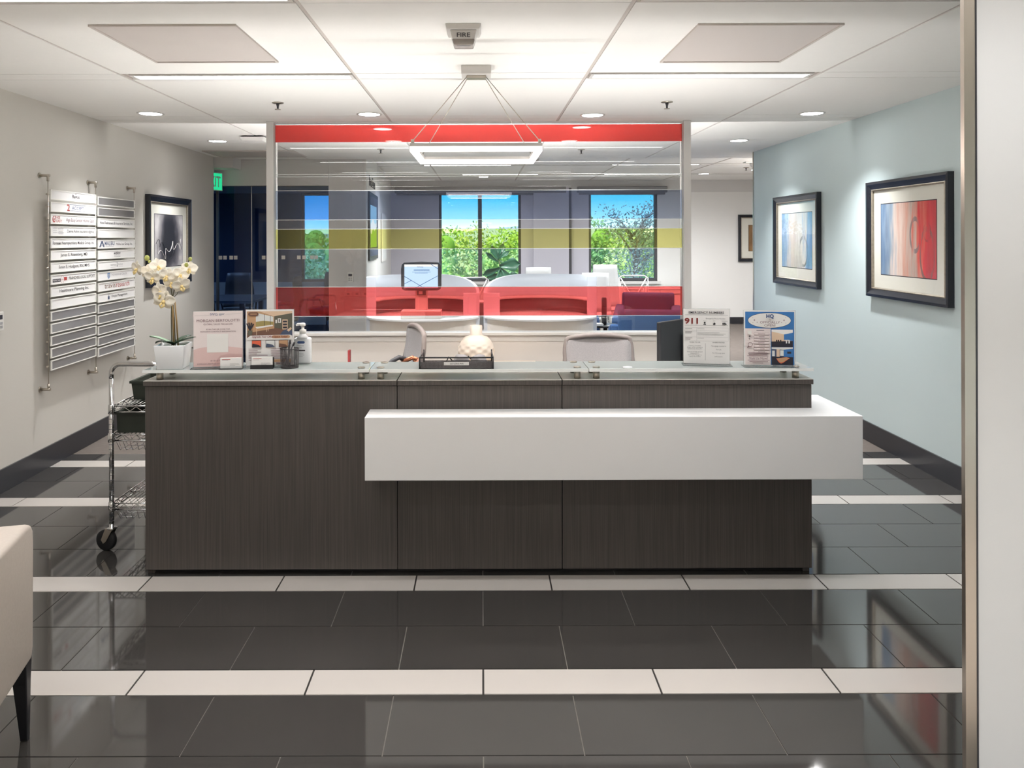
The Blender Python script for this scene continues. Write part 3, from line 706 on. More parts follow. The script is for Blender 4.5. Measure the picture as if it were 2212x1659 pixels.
for a_ in (-.5, -.15, .25, .6): f.line((-.092, .172), (-.092+.03*math.sin(a_), .172+.038*math.cos(a_)), .006, M['dark_pr'])
f.pill(-.100, .240, -.052, .258, M['brown_pr']); bars(f, [(-.090, -.060, .2475)], M['tan_pr'], .004)
f.poly([(-.106, .128), (.104, .128), (.104, .146), (.094, .150), (-.09, .148), (-.106, .135)], M['paper'])
f.pill(.01, .134, .094, .148, M['tan_pr'])
for cx, mm, m2 in ((-.062, 'orange_pr', 'dark_pr'), (.002, 'sky_pr', 'slate_pr'), (.063, 'tan_pr', 'brown_pr')):
    f.rect(cx-.0215, .092, cx+.0215, .125, M['dark_pr']); f.rect(cx-.020, .0935, cx+.020, .1235, M[mm]); f.poly([(cx-.020, .0935), (cx+.020, .0935), (cx+.012, .104), (cx-.018, .110)], M[m2])
bars(f, [(-.098, -.040, .083), (-.098, -.056, .0755), (-.098, -.040, .068), (-.098, -.060, .0605), (-.098, -.010, .053), (-.098, -.05, .0455), (-.098, -.05, .038), (-.098, -.05, .0305)], M['ink_mauve'], .0022)
bars(f, [(.005, .060, .083), (.005, .060, .0755), (.005, .060, .068), (.005, .060, .0605), (.005, .055, .053), (.005, .098, .0455), (.005, .098, .038), (.03, .098, .018), (.03, .098, .012)], M['ink_mauve'], .0022)
f.rect(.02, .022, .098, .0345, M['tan_pr'])
f.build('print', ins)
text('Upgrade Your Office Space Today!', .0125, M['ink_dr'], ins, (0, -.0065, .138), fit=.165, shear=.25, bold=.0002)
# --- emergency sign
t, ins, W_, H_ = sign_holder('white emergency numbers sign in a clear holder', (1.064, 3.603, GZ), math.radians(-8), 0.218, 0.268)
f = Flat(-0.0002); K = M['ink_g']
f.line((-.100, .237), (.100, .237), .0009, K); f.line((-.100, .187), (.100, .187), .0009, K)
for a, b in (((-.100, .177), (.100, .177)), ((-.100, .162), (.100, .162)), ((-.100, .132), (.100, .132)), ((-.100, .114), (.100, .114)), ((-.100, .177), (-.100, .114)), ((.100, .177), (.100, .114)), ((-.045, .177), (-.045, .114))): f.line(a, b, .0007, M['ink_lg'])
f.line((-.005, .103), (-.005, .022), .0009, K)
bars(f, [(-.098, -.066, .170), (-.098, -.066, .156), (-.098, -.070, .150), (-.098, -.066, .127), (-.098, -.074, .121)], M['ink'], .0016)
bars(f, [(-.042, -.010, .170), (-.042, .06, .153), (-.042, .088, .1475), (-.042, .078, .142), (-.042, -.012, .126)], K, .0012)
f.ell(-.008, .2005, .0042, .0045, M['ink']); f.rect(-.014, .191, -.002, .195, M['ink'])
f.poly([(.030, .191), (.040, .191), (.042, .196), (.037, .203), (.034, .197), (.031, .199)], M['ink'])
f.rect(.073, .192, .087, .201, M['ink']); f.rect(.087, .192, .092, .197, M['ink']); f.rect(.079, .194, .081, .199, M['paper'])
f.build('print', ins)
text('EMERGENCY NUMBERS', .0155, M['ink'], ins, (-.001, -.003, .2435), fit=.162, bold=.0002)
text('911', .037, M['ink_dr'], ins, (-.066, -.003, .196), fit=.062, bold=.0011)
text('Emergency Phone Number', .0085, K, ins, (.042, -.003, .218), fit=.090)
for s_, x_ in (('Police', -.008), ('Fire', .036), ('Ambulance', .083)): text(s_, .006, K, ins, (x_, -.003, .207))
text('WHEN TO USE', .0075, M['ink'], ins, (-.054, -.003, .105), fit=.05)
text('WHERE POSTED', .0075, M['ink'], ins, (.055, -.003, .105), fit=.056)
for k, s_ in enumerate(('If there is immediate', 'danger, call for emergency', 'assistance by dialing 911')): text(s_, .0075, K, ins, (-.054, -.003, .089-.0075*k), fit=(.056, .072, .066)[k])
for k, s_ in enumerate(('Once you already call your', 'designated 911', 'Community Manager to', 'report the incident')): text(s_, .0075, K, ins, (-.054, -.003, .060-.0075*k), fit=(.072, .04, .062, .052)[k])
for k, s_ in enumerate(('This signage is posted in', 'The Cafe', 'The VO/Lounge space', 'at Reception')): text(s_, .0078, K, ins, (.055, -.003, .088-.0165*k), fit=(.068, .025, .058, .036)[k])
# --- opening sign
t, ins, W_, H_ = sign_holder('blue and white sign with an oval heading and two room pictures', (1.344, 3.553, GZ), math.radians(-6), 0.236, 0.264)
f = Flat(-0.0002); B_ = M['blue_pr']
f.rect(-.110, .178, .112, .256, B_); f.rect(.006, .008, .112, .178, B_); f.rect(-.110, .008, .004, .178, M['pale_pink'])
f.ell(0, .216, .098, .036, M['dark_pr'], 40); f.ell(0, .216, .0965, .0345, M['white_pr'], 40)
for x_, z_, s_ in ((-.068, .217, .005), (.066, .217, .005), (-.056, .207, .003), (.055, .207, .003), (-.075, .205, .0025), (.074, .204, .0025), (-.076, .228, .002), (.073, .229, .002)):
    f.poly([(x_, z_+s_), (x_-s_*.25, z_+s_*.25), (x_-s_, z_), (x_-s_*.25, z_-s_*.25), (x_, z_-s_), (x_+s_*.25, z_-s_*.25), (x_+s_, z_), (x_+s_*.25, z_+s_*.25)], M['ink_mauve'])
for k in range(7):
    z_ = .1525-.0140*k; f.pill(-.072, z_-.0045, .000, z_+.0055, M['ink_mauve']); f.pill(-.0712, z_-.0038, -.0008, z_+.0048, M['pale_pink']); bars(f, [(-.052+.004*(k % 3), -.020-.003*(k % 2), z_-.0006)], M['ink_mauve'], .0022)
bars(f, [(-.060, -.025, .168)], M['ink'], .0025); bars(f, [(-.095, -.012, .064), (-.098, -.008, .059), (-.094, -.012, .054), (-.102, -.006, .049)], M['ink_mauve'], .0018)
bars(f, [(-.100, .000, .029), (-.092, -.008, .023), (-.078, -.03, .016)], M['ink_mauve'], .0018)
f.rect(-.1, .166-.016, -.082, .168, M['white_pr'])
f.line((-.091, .125), (-.091, .142), .0014, M['ink']); f.poly([(-.096, .139), (-.091, .147), (-.086, .139)], M['ink'])
f.ell(-.088, .103, .0105, .0105, M['ink_mauve']); f.ell(-.088, .103, .0085, .0085, M['pale_pink']); f.line((-.094, .095), (-.103, .086), .0025, M['ink_mauve'])
# room pictures
f.rect(.008, .094, .104, .174, M['sand_pr']); f.poly([(.008, .174), (.104, .174), (.104, .160), (.064, .152), (.008, .165)], M['white_pr']); f.poly([(.020, .174), (.042, .174), (.056, .166), (.028, .168)], M['paper'])
f.poly([(.064, .152), (.104, .160), (.104, .122), (.064, .124)], M['blue_pr']); f.poly([(.008, .118), (.104, .122), (.104, .094), (.008, .094)], M['dark_pr'])
for x_ in (.028, .036, .046, .072, .084): f.rect(x_, .110, x_+.006, .126, M['white_pr'] if x_ > .06 else M['ink'])
f.rect(.066, .124, .086, .1265, M['white_pr'])
f.rect(.008, .010, .104, .092, M['slate_pr']); f.poly([(.008, .092), (.104, .092), (.104, .086), (.060, .080), (.008, .084)], M['sky_pr']); f.rect(.030, .046, .044, .082, M['sand_pr']); f.rect(.046, .052, .062, .078, M['sky_pr']); f.poly([(.062, .080), (.104, .084), (.104, .046), (.062, .048)], M['blue_pr'])
f.rect(.078, .062, .096, .072, M['dark_pr']); f.rect(.010, .050, .022, .076, M['sky_pr'])
f.poly([(.008, .048), (.104, .046), (.104, .010), (.008, .010)], M['dark_pr']); f.poly([(.028, .040), (.074, .046), (.090, .042), (.060, .020), (.050, .016), (.040, .022)], M['orange_pr']); f.poly([(.030, .040), (.074, .045), (.087, .042), (.058, .022), (.046, .021)], M['tan_pr'])
f.build('print', ins)
text('HQ', .023, M['ink_b'], ins, (0, -.010, .229), fit=.034, bold=.0010)
text('IS', .012, M['ink_mauve'], ins, (0, -.010, .2155)); text('OFFICIALLY', .015, M['ink_mauve'], ins, (0, -.010, .2025), fit=.09); text('OPEN!', .015, M['ink_mauve'], ins, (0, -.010, .1885), fit=.05)
text('Visit Us Now!', .016, M['ink_mauve'], ins, (-.052, -.010, .034), fit=.084)
# --- business cards in holders
for (x_, y_, lab, bk) in ((-1.166, 3.526, 'clear card holder with white business cards before the pink sign', 'acrylic'), (-1.027, 3.545, 'black-edged card holder with white business cards', 'black')):
    t = thing('card_holder', lab, 'card holder', (x_, y_, GZ), math.radians(4), 'business card holders on the desk')
    MB().prism([(-.018, 0), (.018, 0), (.018, .004), (.010, .05), (.007, .05), (.006, .005), (-.010, .005), (-.012, .018), (-.015, .018)], -.052, .052, 'x').build('holder', M[bk], t)
    cd_ = MB().box(-.048, .048, -.008, .004, .006, .053).build('business_cards', M['paper'], t)
    f = Flat(-.0082); bars(f, [(-.040, -.002, .045)], M['ink_r'], .0025); bars(f, [(-.040, -.012, .0405)], M['ink_lg'], .0015); bars(f, [(-.004, .036, .026), (-.004, .040, .022), (-.004, .020, .018)], M['ink_lg'], .0012); f.build('print', cd_)
# --- pen cup with pens
t = thing('pen_cup', 'round black wire mesh pen cup on the glass top', 'pen cup', (-.905, 3.565, GZ))
MB().lathe([(.041, .004), (.0435, .09)], 40, cap=False).build('mesh_wall', M['wire_mesh'], t)
MB().tube(arc((0, 0, .09), .0435, 0, 360, 40, 'xy')[:-1], .0016, 6, True).build('rim', M['black'], t)
MB().lathe([(.0, 0), (.0415, 0), (.042, .004), (0, .004)], 32).build('base', M['black'], t)
for (a, b, m1, lab) in (((-.028, .0, .006), (.022, .006, .118), 'mid_grey', 'grey ballpoint pen leaning right in the mesh cup'), ((-.012, .010, .006), (-.004, .028, .125), 'black', 'black ballpoint pen standing in the mesh cup')):
    o_ = thing('pen', lab, 'pen', (-.905, 3.565, GZ), group='pens in the mesh cup')
    a, b = Vector(a), Vector(b); MB().tube([a, a+(b-a)*.08, b-(b-a)*.15], [.001, .0045, .0045], 10).build('barrel', M[m1], o_)
    MB().tube([b-(b-a)*.15, b], [.0048, .0042], 10).tube([b-(b-a)*.02+Vector((0, -.006, 0)), b-(b-a)*.3+Vector((0, -.006, 0))], .0012, 6).build('cap', M['ink'], o_)
# --- hand sanitizer
t = thing('hand_sanitizer', 'white pump bottle of hand sanitizer behind the pen cup', 'bottle', (-.868, 3.675, GZ))
MB().prism([(-.041, -.022), (.041, -.022), (.041, .022), (-.041, .022)], 0, .128).build('bottle', M['white_gloss'], t, bevel=.012, seg=3, smooth=True)
MB().lathe([(.032, .124), (.018, .138), (.016, .142), (.016, .146)], 20).build('shoulder', M['white_gloss'], t)
p_ = MB().lathe([(.016, .146), (.016, .164), (.007, .166), (.006, .182)], 20).build('pump', M['white_m'], t)
MB().lathe([(.011, .182), (.013, .184), (.012, .194), (.006, .198), (0, .198)], 16).tube([(0, 0, .191), (-.024, -.004, .191), (-.032, -.005, .186)], [.007, .006, .004], 8).build('nozzle', M['white_m'], p_)
f = Flat(-.0225); f.pill(-.022, .100, .014, .112, M['ink_b']); bars(f, [(-.026, .010, .088), (-.026, .0, .078)], M['ink_lg'], .003); f.pill(-.034, .064, .016, .070, M['ink']); bars(f, [(-.02, .008, .05), (-.02, .012, .044), (-.02, .004, .038)], M['ink_lg'], .002); f.build('print', t)
# --- mail tray
t = thing('mail_tray', 'black wire mesh outgoing mail tray on the glass top', 'tray', (-.120, 3.61, GZ))
fr_ = MB()
for a, b in (((-.170, -.094, 0), (.170, -.094, 0)), ((-.170, -.094, .052), (.170, -.094, .052)), ((-.170, -.094, 0), (-.170, -.094, .052)), ((.170, -.094, 0), (.170, -.094, .052)),
             ((-.170, -.094, 0), (-.165, .095, 0)), ((.170, -.094, 0), (.165, .095, 0)), ((-.165, .095, 0), (.165, .095, 0)), ((-.170, -.094, .052), (-.165, .085, .052)), ((.170, -.094, .052), (.165, .085, .052)),
             ((-.165, .095, 0), (-.165, .095, .062)), ((.165, .095, 0), (.165, .095, .062))): fr_.tube([a, b], .0035, 6)
fr_.build('frame', M['black'], t)
MB().box(-.166, .166, -.09, .09, .002, .003).build('mesh_bottom', M['wire_mesh'], t)
MB().box(-.166, .166, .092, .093, .003, .010).build('mesh_back', M['wire_mesh'], t)
for s_ in (-1, 1): MB().prism([(-.09, .003), (.09, .003), (.09, .068), (.07, .052), (-.09, .050)], s_*.1665-.0005, s_*.1665+.0005, 'x').build('mesh_side', M['wire_mesh'], t)
lb = MB().box(-.058, .058, -.0935, -.092, .0165, .0310).build('label_plate', M['paper'], t); text('OUTGOING MAIL', .0105, M['ink'], lb, (.002, -.094, .0200), fit=.064)
MB().box(-.166, .166, -.092, -.091, .003, .031).build('mesh_front', M['wire_mesh'], t)
# --- white disc on the glass
t = thing('call_button', 'small white round disc on the right-hand glass top', 'button', (.676, 3.535, GZ))
MB().lathe([(.022, 0), (.022, .003), (.019, .0045), (0, .005)], 28).build('disc', M['white_gloss'], t); MB().lathe([(.009, .004), (.008, .0058), (0, .006)], 16).build('push_button', M['white_m'], t)
# --- orchid in a white pot
t = thing('potted_orchid', 'white orchid in a square white ceramic pot at the desk corner', 'plant', (-1.455, 3.575, GZ), math.radians(6))
pb = MB(); a, b = .058, .069
pts = [[(-a, -a), (a, -a), (a, a), (-a, a)], [(-b, -b), (b, -b), (b, b), (-b, b)], [(-b+.006, -b+.006), (b-.006, -b+.006), (b-.006, b-.006), (-b+.006, b-.006)], [(-b+.008, -b+.008), (b-.008, -b+.008), (b-.008, b-.008), (-b+.008, b-.008)]]
rs = [[pb.bm.verts.new((x_, y_, z_)) for x_, y_ in q] for q, z_ in zip(pts, (0, .112, .112, .096))]
pb._f(rs[0][::-1]); pb._f(rs[3])
for A_, B_2 in zip(rs, rs[1:]):
    for k in range(4): pb._f([A_[k], A_[(k+1) % 4], B_2[(k+1) % 4], B_2[k]])
pot = pb.build('pot', M['white_gloss'], t, bevel=.004, seg=2, smooth=True)
MB().box(-.058, .058, -.058, .058, .094, .1).build('moss', M['leaf'], t)
def leaf(name, L_, wd, droop, rot, elev, m, base, parent, nl=10):
    T = Matrix.Translation(Vector(base)) @ Matrix.Rotation(rot, 4, 'Z')
    def fn(u, v):
        s_ = v; w0 = wd*math.sin(PI*min(1, .06+.94*s_))**.6*(1-.2*s_); q = (u-.5)*2
        return T @ Vector((s_*L_*math.cos(elev), q*w0*.5, s_*L_*math.sin(elev)-droop*s_*s_+abs(q)*wd*.10))
    return MB().grid(fn, 4, nl).build(name, m, parent, solid=.0025)
for (L_, wd, dr, ro, el_, mm) in ((.125, .055, .03, 3.35, .62, 'leaf_pale'), (.15, .055, .035, -.25, .5, 'leaf'), (.12, .05, .055, 2.7, .50, 'leaf'), (.11, .05, .035, .6, .7, 'leaf'), (.09, .045, .02, 4.4, .5, 'leaf')):
    leaf('leaf', L_, wd, dr, ro, el_, M[mm], (0, 0, .106), t)
def P(px, py, dy=0.0):     # sketch coordinates of the orchid, in metres from the pot's foot
    s_ = 3.575/1640; return (( px-382)*s_, dy, (797-py)*s_)
MB().tube([P(383, 752), P(382, 700), P(380, 655)], .0042, 8).build('stake', M['cane'], t)
MB().tube([P(391, 752, .01), P(388, 700, .01), P(384, 650, .01)], .0038, 8).build('stake', M['cane'], t)
MB().tube([P(380, 752, -.006), P(379, 690, -.006), P(380, 655, -.006), P(385, 630, -.006), P(395, 600, 0), P(408, 580, .01), P(418, 565, .01)], .0024, 6).build('flower_stem', M['stem'], t)
MB().tube([P(386, 752, .004), P(384, 690, .004), P(381, 650, 0), P(376, 610, 0), P(360, 585, 0), P(340, 572, 0), P(328, 560, 0)], .0024, 6).build('flower_stem', M['stem'], t)
MB().tube([P(384, 645, 0), P(392, 638, -.01), P(398, 625, -.02)], .0016, 6).tube([P(380, 655, 0), P(372, 648, -.02), P(366, 640, -.03)], .0016, 6).tube([P(395, 600, 0), P(405, 592, -.015)], .0016, 6).build('flower_stem', M['stem'], t)
def petal_bm(b, T, L_, wd, cup):
    def fn(u, v):
        q = (u-.5)*2; w0 = wd*(math.sin(PI*(.08+.90*v)))**.75
        return T @ Vector((q*w0*.5, -cup*(v*v*.5)-abs(q)**2*w0*.12+cup*.35*v, v*L_))
    b.grid(fn, 4, 5)
def flower(p, sc, yaw, pitch, roll):
    T0 = Matrix.Translation(Vector(p)) @ Matrix.Rotation(yaw, 4, 'Z') @ Matrix.Rotation(pitch, 4, 'X') @ Matrix.Rotation(roll, 4, 'Y') @ Matrix.Scale(sc, 4)
    b = MB()
    for ang, L_, wd in ((0, .040, .030), (125, .038, .026), (-125, .038, .026)): petal_bm(b, T0 @ Matrix.Rotation(math.radians(ang), 4, 'Y'), L_, wd, .012)
    for ang in (68, -68): petal_bm(b, T0 @ Matrix.Translation((0, -.002, 0)) @ Matrix.Rotation(math.radians(ang), 4, 'Y'), .042, .046, .016)
    fl_ = b.build('flower', M['petal'], t, solid=.0008)
    MB().ball((0, -.008, -.004), .007, (1, 1.3, 1), 8, 6).tube([(0, -.006, -.006), (.007, -.016, -.016), (0, -.018, -.026)], [.005, .005, .0015], 6).tube([(0, -.006, -.006), (-.007, -.016, -.016), (0, -.018, -.026)], [.005, .005, .0015], 6).build('lip', M['petal_lip'], fl_).matrix_basis = T0
for px, py, dy, sc, yw, pt, rl in ((310, 583, -.01, 1.0, -.7, .1, .2), (352, 578, -.01, 1.0, .5, -.15, -.2), (345, 602, -.03, 1.05, -.3, .25, .1), (374, 598, -.035, 1.0, .2, .15, .4), (362, 632, -.04, 1.2, -.5, .15, -.2), (380, 612, -.02, .95, .6, .2, 0), (400, 596, -.02, 1.0, .5, 0, .3), (404, 618, -.04, 1.05, .5, .3, -.3), (370, 650, -.05, 1.25, .1, .2, .35), (416, 584, .0, .95, .3, -.1, .2), (330, 590, .01, .95, 0, .1, 0)):
    flower(P(px, py, dy), sc, yw, pt, rl)
for px, py, r_ in ((328, 560, .012), (333, 568, .007), (410, 575, .011), (418, 563, .009)): MB().ball(P(px, py, 0), r_, (1, 1, 1.15), 10, 7).build('bud', M['bud'], t)

# ================================================================ BEHIND THE COUNTER
def task_chair(label, loc, rz, hk=1.0):
    t = thing('task_chair', label, 'chair', loc, rz, 'mesh task chairs behind the desk')
    MB().prism([(-.24, -.24), (.24, -.24), (.23, .22), (-.23, .22)], .44, .50).build('seat', M['dark_grey'], t, bevel=.02, seg=3, smooth=True)
    bf = MB(); ol = [(-.20, .58), (-.225, .80), (-.215, .93), (-.18, .965), (0, .985), (.18, .965), (.215, .93), (.225, .80), (.20, .58)]
    ol = [(x_, .58+(z_-.58)*hk) for x_, z_ in ol]
    yy = lambda z: .20+.16*(z-.55)+.03*math.sin((z-.55)*6)
    bf.tube(spl([(x_, yy(z_), z_) for x_, z_ in ol], 4, True), .016, 8, True); bf.build('back_frame', M['frame_grey'], t)
    bm_ = MB()
    def fn(u, v):
        z_ = .585+v*.385*hk; h_ = .20+.022*math.sin(PI*min(1, v*1.1)*.6); x_ = (u*2-1)*h_*.99
        return Vector((x_, yy(z_)+.03*(1-(u*2-1)**2)-.012, z_-(.03*abs(u*2-1)**4 if v > .9 else 0)))
    bm_.grid(fn, 8, 10).build('back_mesh', M['mesh_grey'], t, solid=.008)
    MB().tube([(0, .12, .45), (0, .26, .47), (0, .28, .62)], .025, 8).build('back_bracket', M['dark_grey'], t)
    for s_ in (-1, 1): MB().tube([(s_*.25, .05, .46), (s_*.29, .05, .56), (s_*.29, .02, .66)], .016, 8).box(s_*.29-.035, s_*.29+.035, -.12, .12, .66, .685).build('armrest', M['dark_grey'], t)
    MB().cyl((0, 0, .12), 'z', .028, .33, 12).build('column', M['dark_grey'], t)
    for k in range(5):
        a = 2*PI*k/5+.3; c_, s_ = math.cos(a), math.sin(a)
        lg = MB().tube([(0, 0, .12), (c_*.16, s_*.16, .10), (c_*.29, s_*.29, .07)], [.026, .02, .016], 8).build('leg', M['dark_grey'], t)
        MB().cyl((c_*.29-.018, s_*.29, .027), 'x', .027, .036, 12).build('caster', M['rubber'], lg)
    return t
task_chair('grey mesh task chair seen nearly from the side, left behind the desk', (-.70, 4.86, 0), math.radians(-72))
task_chair('grey mesh task chair facing the desk, right behind it', (.79, 4.80, 0), math.radians(3), .80)
# monitor seen from behind
t = thing('monitor', 'black computer monitor seen from behind on the desk', 'monitor', (1.18, 4.27, .74), math.radians(44))
MB().box(-.34, .34, -.012, .012, .03, .365).build('housing', M['black'], t, bevel=.006)
MB().box(-.333, .333, .012, .0125, .04, .358).build('screen', M['dark_grey'], t)
MB().box(-.12, .12, -.035, -.012, .08, .28).build('rear_cover', M['black'], t, bevel=.008)
MB().box(-.03, .03, -.05, -.012, .005, .20).build('stand_neck', M['black'], t); MB().box(-.13, .13, -.12, .08, 0, .008).build('stand_foot', M['black'], t, bevel=.003)
t = thing('folder', 'thin dark red folder standing upright on the worktop', 'folder', (-.688, 3.93, .74)); MB().box(-.006, .006, -.016, .016, 0, .238).build('cover', M['red_p'], t, bevel=.002); MB().box(-.0035, .0035, -.0155, .0165, .004, .232).build('pages', M['paper'], t)
# grey devices behind the tray
for x_, z_, wd, lab, rz in ((-.105, .195, .085, 'grey rounded desk device with cable, left behind the mail tray', .1), (-.018, .185, .06, 'smaller grey rounded desk device, right behind the mail tray', -.4)):
    t = thing('scanner', lab, 'device', (x_, 4.0, .74), rz, 'grey desk devices behind the mail tray')
    MB().prism([(-wd/2, 0), (wd/2, 0), (wd/2, .16), (wd*.3, .195), (-wd*.36, .20), (-wd/2, .17)], -.05, .05, 'y').build('body', M['mid_grey'], t, bevel=.012, seg=3, smooth=True)
    MB().prism([(-wd/2-.012, 0), (-wd/2, 0), (-wd/2, .17), (-wd/2-.012, .15)], -.045, .045, 'y').build('end_cap', M['black'], t, bevel=.003)
    MB().tube([(-wd/2-.01, 0, .17), (-wd/2-.03, 0, .19), (-wd/2-.045, .0, .16), (-wd/2-.04, .0, .05), (-wd/2-.03, .03, .004)], .004, 6).build('cable', M['black'], t)
for x_, rz, m_, lab in ((-.455, .5, 'dark_grey', 'dark handset on a cradle, left of the mail tray'), (-.385, -.35, 'copper', 'copper-trimmed dark handset between chair and mail tray')):
    t = thing('handset', lab, 'phone', (x_, 3.98, .74), rz, 'handsets beside the mail tray')
    MB().prism([(-.05, 0), (.05, 0), (.04, .12), (.01, .17), (-.03, .13)], -.04, .04, 'y').build('cradle', M['dark_grey'], t, bevel=.006)
    MB().tube([(-.055, 0, .135), (-.02, 0, .172), (.02, 0, .190), (.05, 0, .175)], [.016, .012, .012, .017], 10).build('earpiece', M[m_], t)
# low side table with vase
t = thing("side_table", "low beige side table against the half wall behind the desk", "table", (.08, 5.66, 0))
MB().box(-.33, .33, -.22, .22, .575, .604).build('tabletop', mat('beige_laminate', rgb(200, 184, 168), .5, var=.03), t, bevel=.003)
for sx in (-.29, .29):
    for sy in (-.18, .18): MB().box(sx-.018, sx+.018, sy-.018, sy+.018, 0, .575).build('leg', M['white_m'], t)
t = thing('vase', 'cream ceramic vase with a quilted diamond body', 'vase', (-.045, 5.66, .604))
prof = [(.0, 0), (.070, 0), (.085, .008)]+[(.072+.064*math.sin(PI*(.12+.76*k/24))**.8, .012+.185*k/24) for k in range(25)]
def dia(a, z, r_):
    if not .015 < z < .165: return 0
    k = 9; u = a*k/(2*PI); v = z/.055
    d = abs(((u+v/1) % 1)-.5)+abs(((u-v/1) % 1)-.5)
    return .010*(d-.5)
vb = MB(); vb.lathe(prof+[(.085, .214), (.050, .226), (.045, .232), (.045, .298), (.040, .298), (.040, .235)], 108, None, dia); vb.build('body', mat('cream_ceramic', rgb(236, 222, 206), .45, var=.02), t)

# housings made up for the added fill strip lamps
for lab, loc, h_ in (('LED strip light lying on the worktop behind the counter riser', (-.02, 3.785, .7405), 1.42), ('LED strip light along the back of the partition half wall', (-.02, 6.185, .70), 1.42), ('LED strip light along the rear edge of the desk worktop', (-.02, 4.470, .72), 1.42)):
    t = thing('led_strip', lab, 'light', loc, group='hidden LED strips')
    b = MB(); b.box(-h_, h_, -.03, .03, 0, .004); b.box(-h_, h_, -.03, -.026, .004, .03); b.box(-h_, h_, .026, .03, .004, .03); b.build('channel', M['alu'], t)
    (MB().box(-h_+.01, h_-.01, -.016, .016, .004, .009) if loc[1] > 5 else MB().box(-1.405, -.655, -.016, .016, .004, .009).box(.655, 1.405, -.016, .016, .004, .009)).build('diffuser', M['led'], t)
    if loc[1] > 4 and loc[1] < 5: MB().box(-h_, h_, -.0395, -.0305, -.02, .02).build('bracket', M['alu'], t)
    if loc[1] > 6: MB().box(-h_, h_, -.065, -.03, -.03, .02).build('wall_cleat', M['alu'], t)
# ================================================================ TENANT DIRECTORY ON THE LEFT WALL
Y0 = 5.086
t = thing('tenant_directory', 'cable-hung directory of white name panels on the left wall', 'sign board', (XL(Y0), Y0, 0), A_L)
RX = (0.0, 0.655, 1.325); RY = -.058; Z1, Z0, PITCH = 1.890, .655, .0823
for x_ in RX:
    rod = MB().tube([(x_, RY, .552), (x_, RY, 1.975)], .003, 8).build('cable', M['nickel'], t)
    for z_, s_ in ((1.982, -1), (.548, 1)):
        MB().cyl((x_, -.006, z_), 'y', .019, .006, 16).cyl((x_, RY-.012, z_), 'y', .0095, -RY+.006, 14).cyl((x_, RY, z_-(.038 if s_ < 0 else .006)), 'z', .0085, .044, 14).build('wall_standoff', M['nickel'], t)
PANEL = M['paper']; PF = mat('white_panel_edge', rgb(244, 242, 236), .4, var=0)
GREYP = sheet('empty_grey_holder', (.75, .75, .75, 1), rgb(176, 174, 174), .88)
clamp_me = None; pan_me = {}
def clamp(x_, z_, par):
    global clamp_me
    if clamp_me is None:
        o = MB().tube([(-.016, 0, 0), (.016, 0, 0)], .0042, 8).tube([(-.018, 0, 0), (-.013, 0, 0)], .0065, 8).build('clamp', M['nickel'], par); clamp_me = o.data
    else:
        o = bpy.data.objects.new('clamp', clamp_me); C.objects.link(o); o.parent = par
    o.location = (x_, RY, z_)
LEFT = ['Regus', '2', 'age', 'dennis', 'Forensic Neuropsychiatry Medical Group, Inc.', 'James E. Rosenberg, MD', 'Susan E. Hodgson, RN, MHS', 'franchise', 'Healthcare Planning Inc.', '']
RIGHT = [None, None, 'Hoss Retirement & Insurance Services, Inc.', '', 'malibu', 'maz', 'mont', 'hard', 'travis', 'utopia']
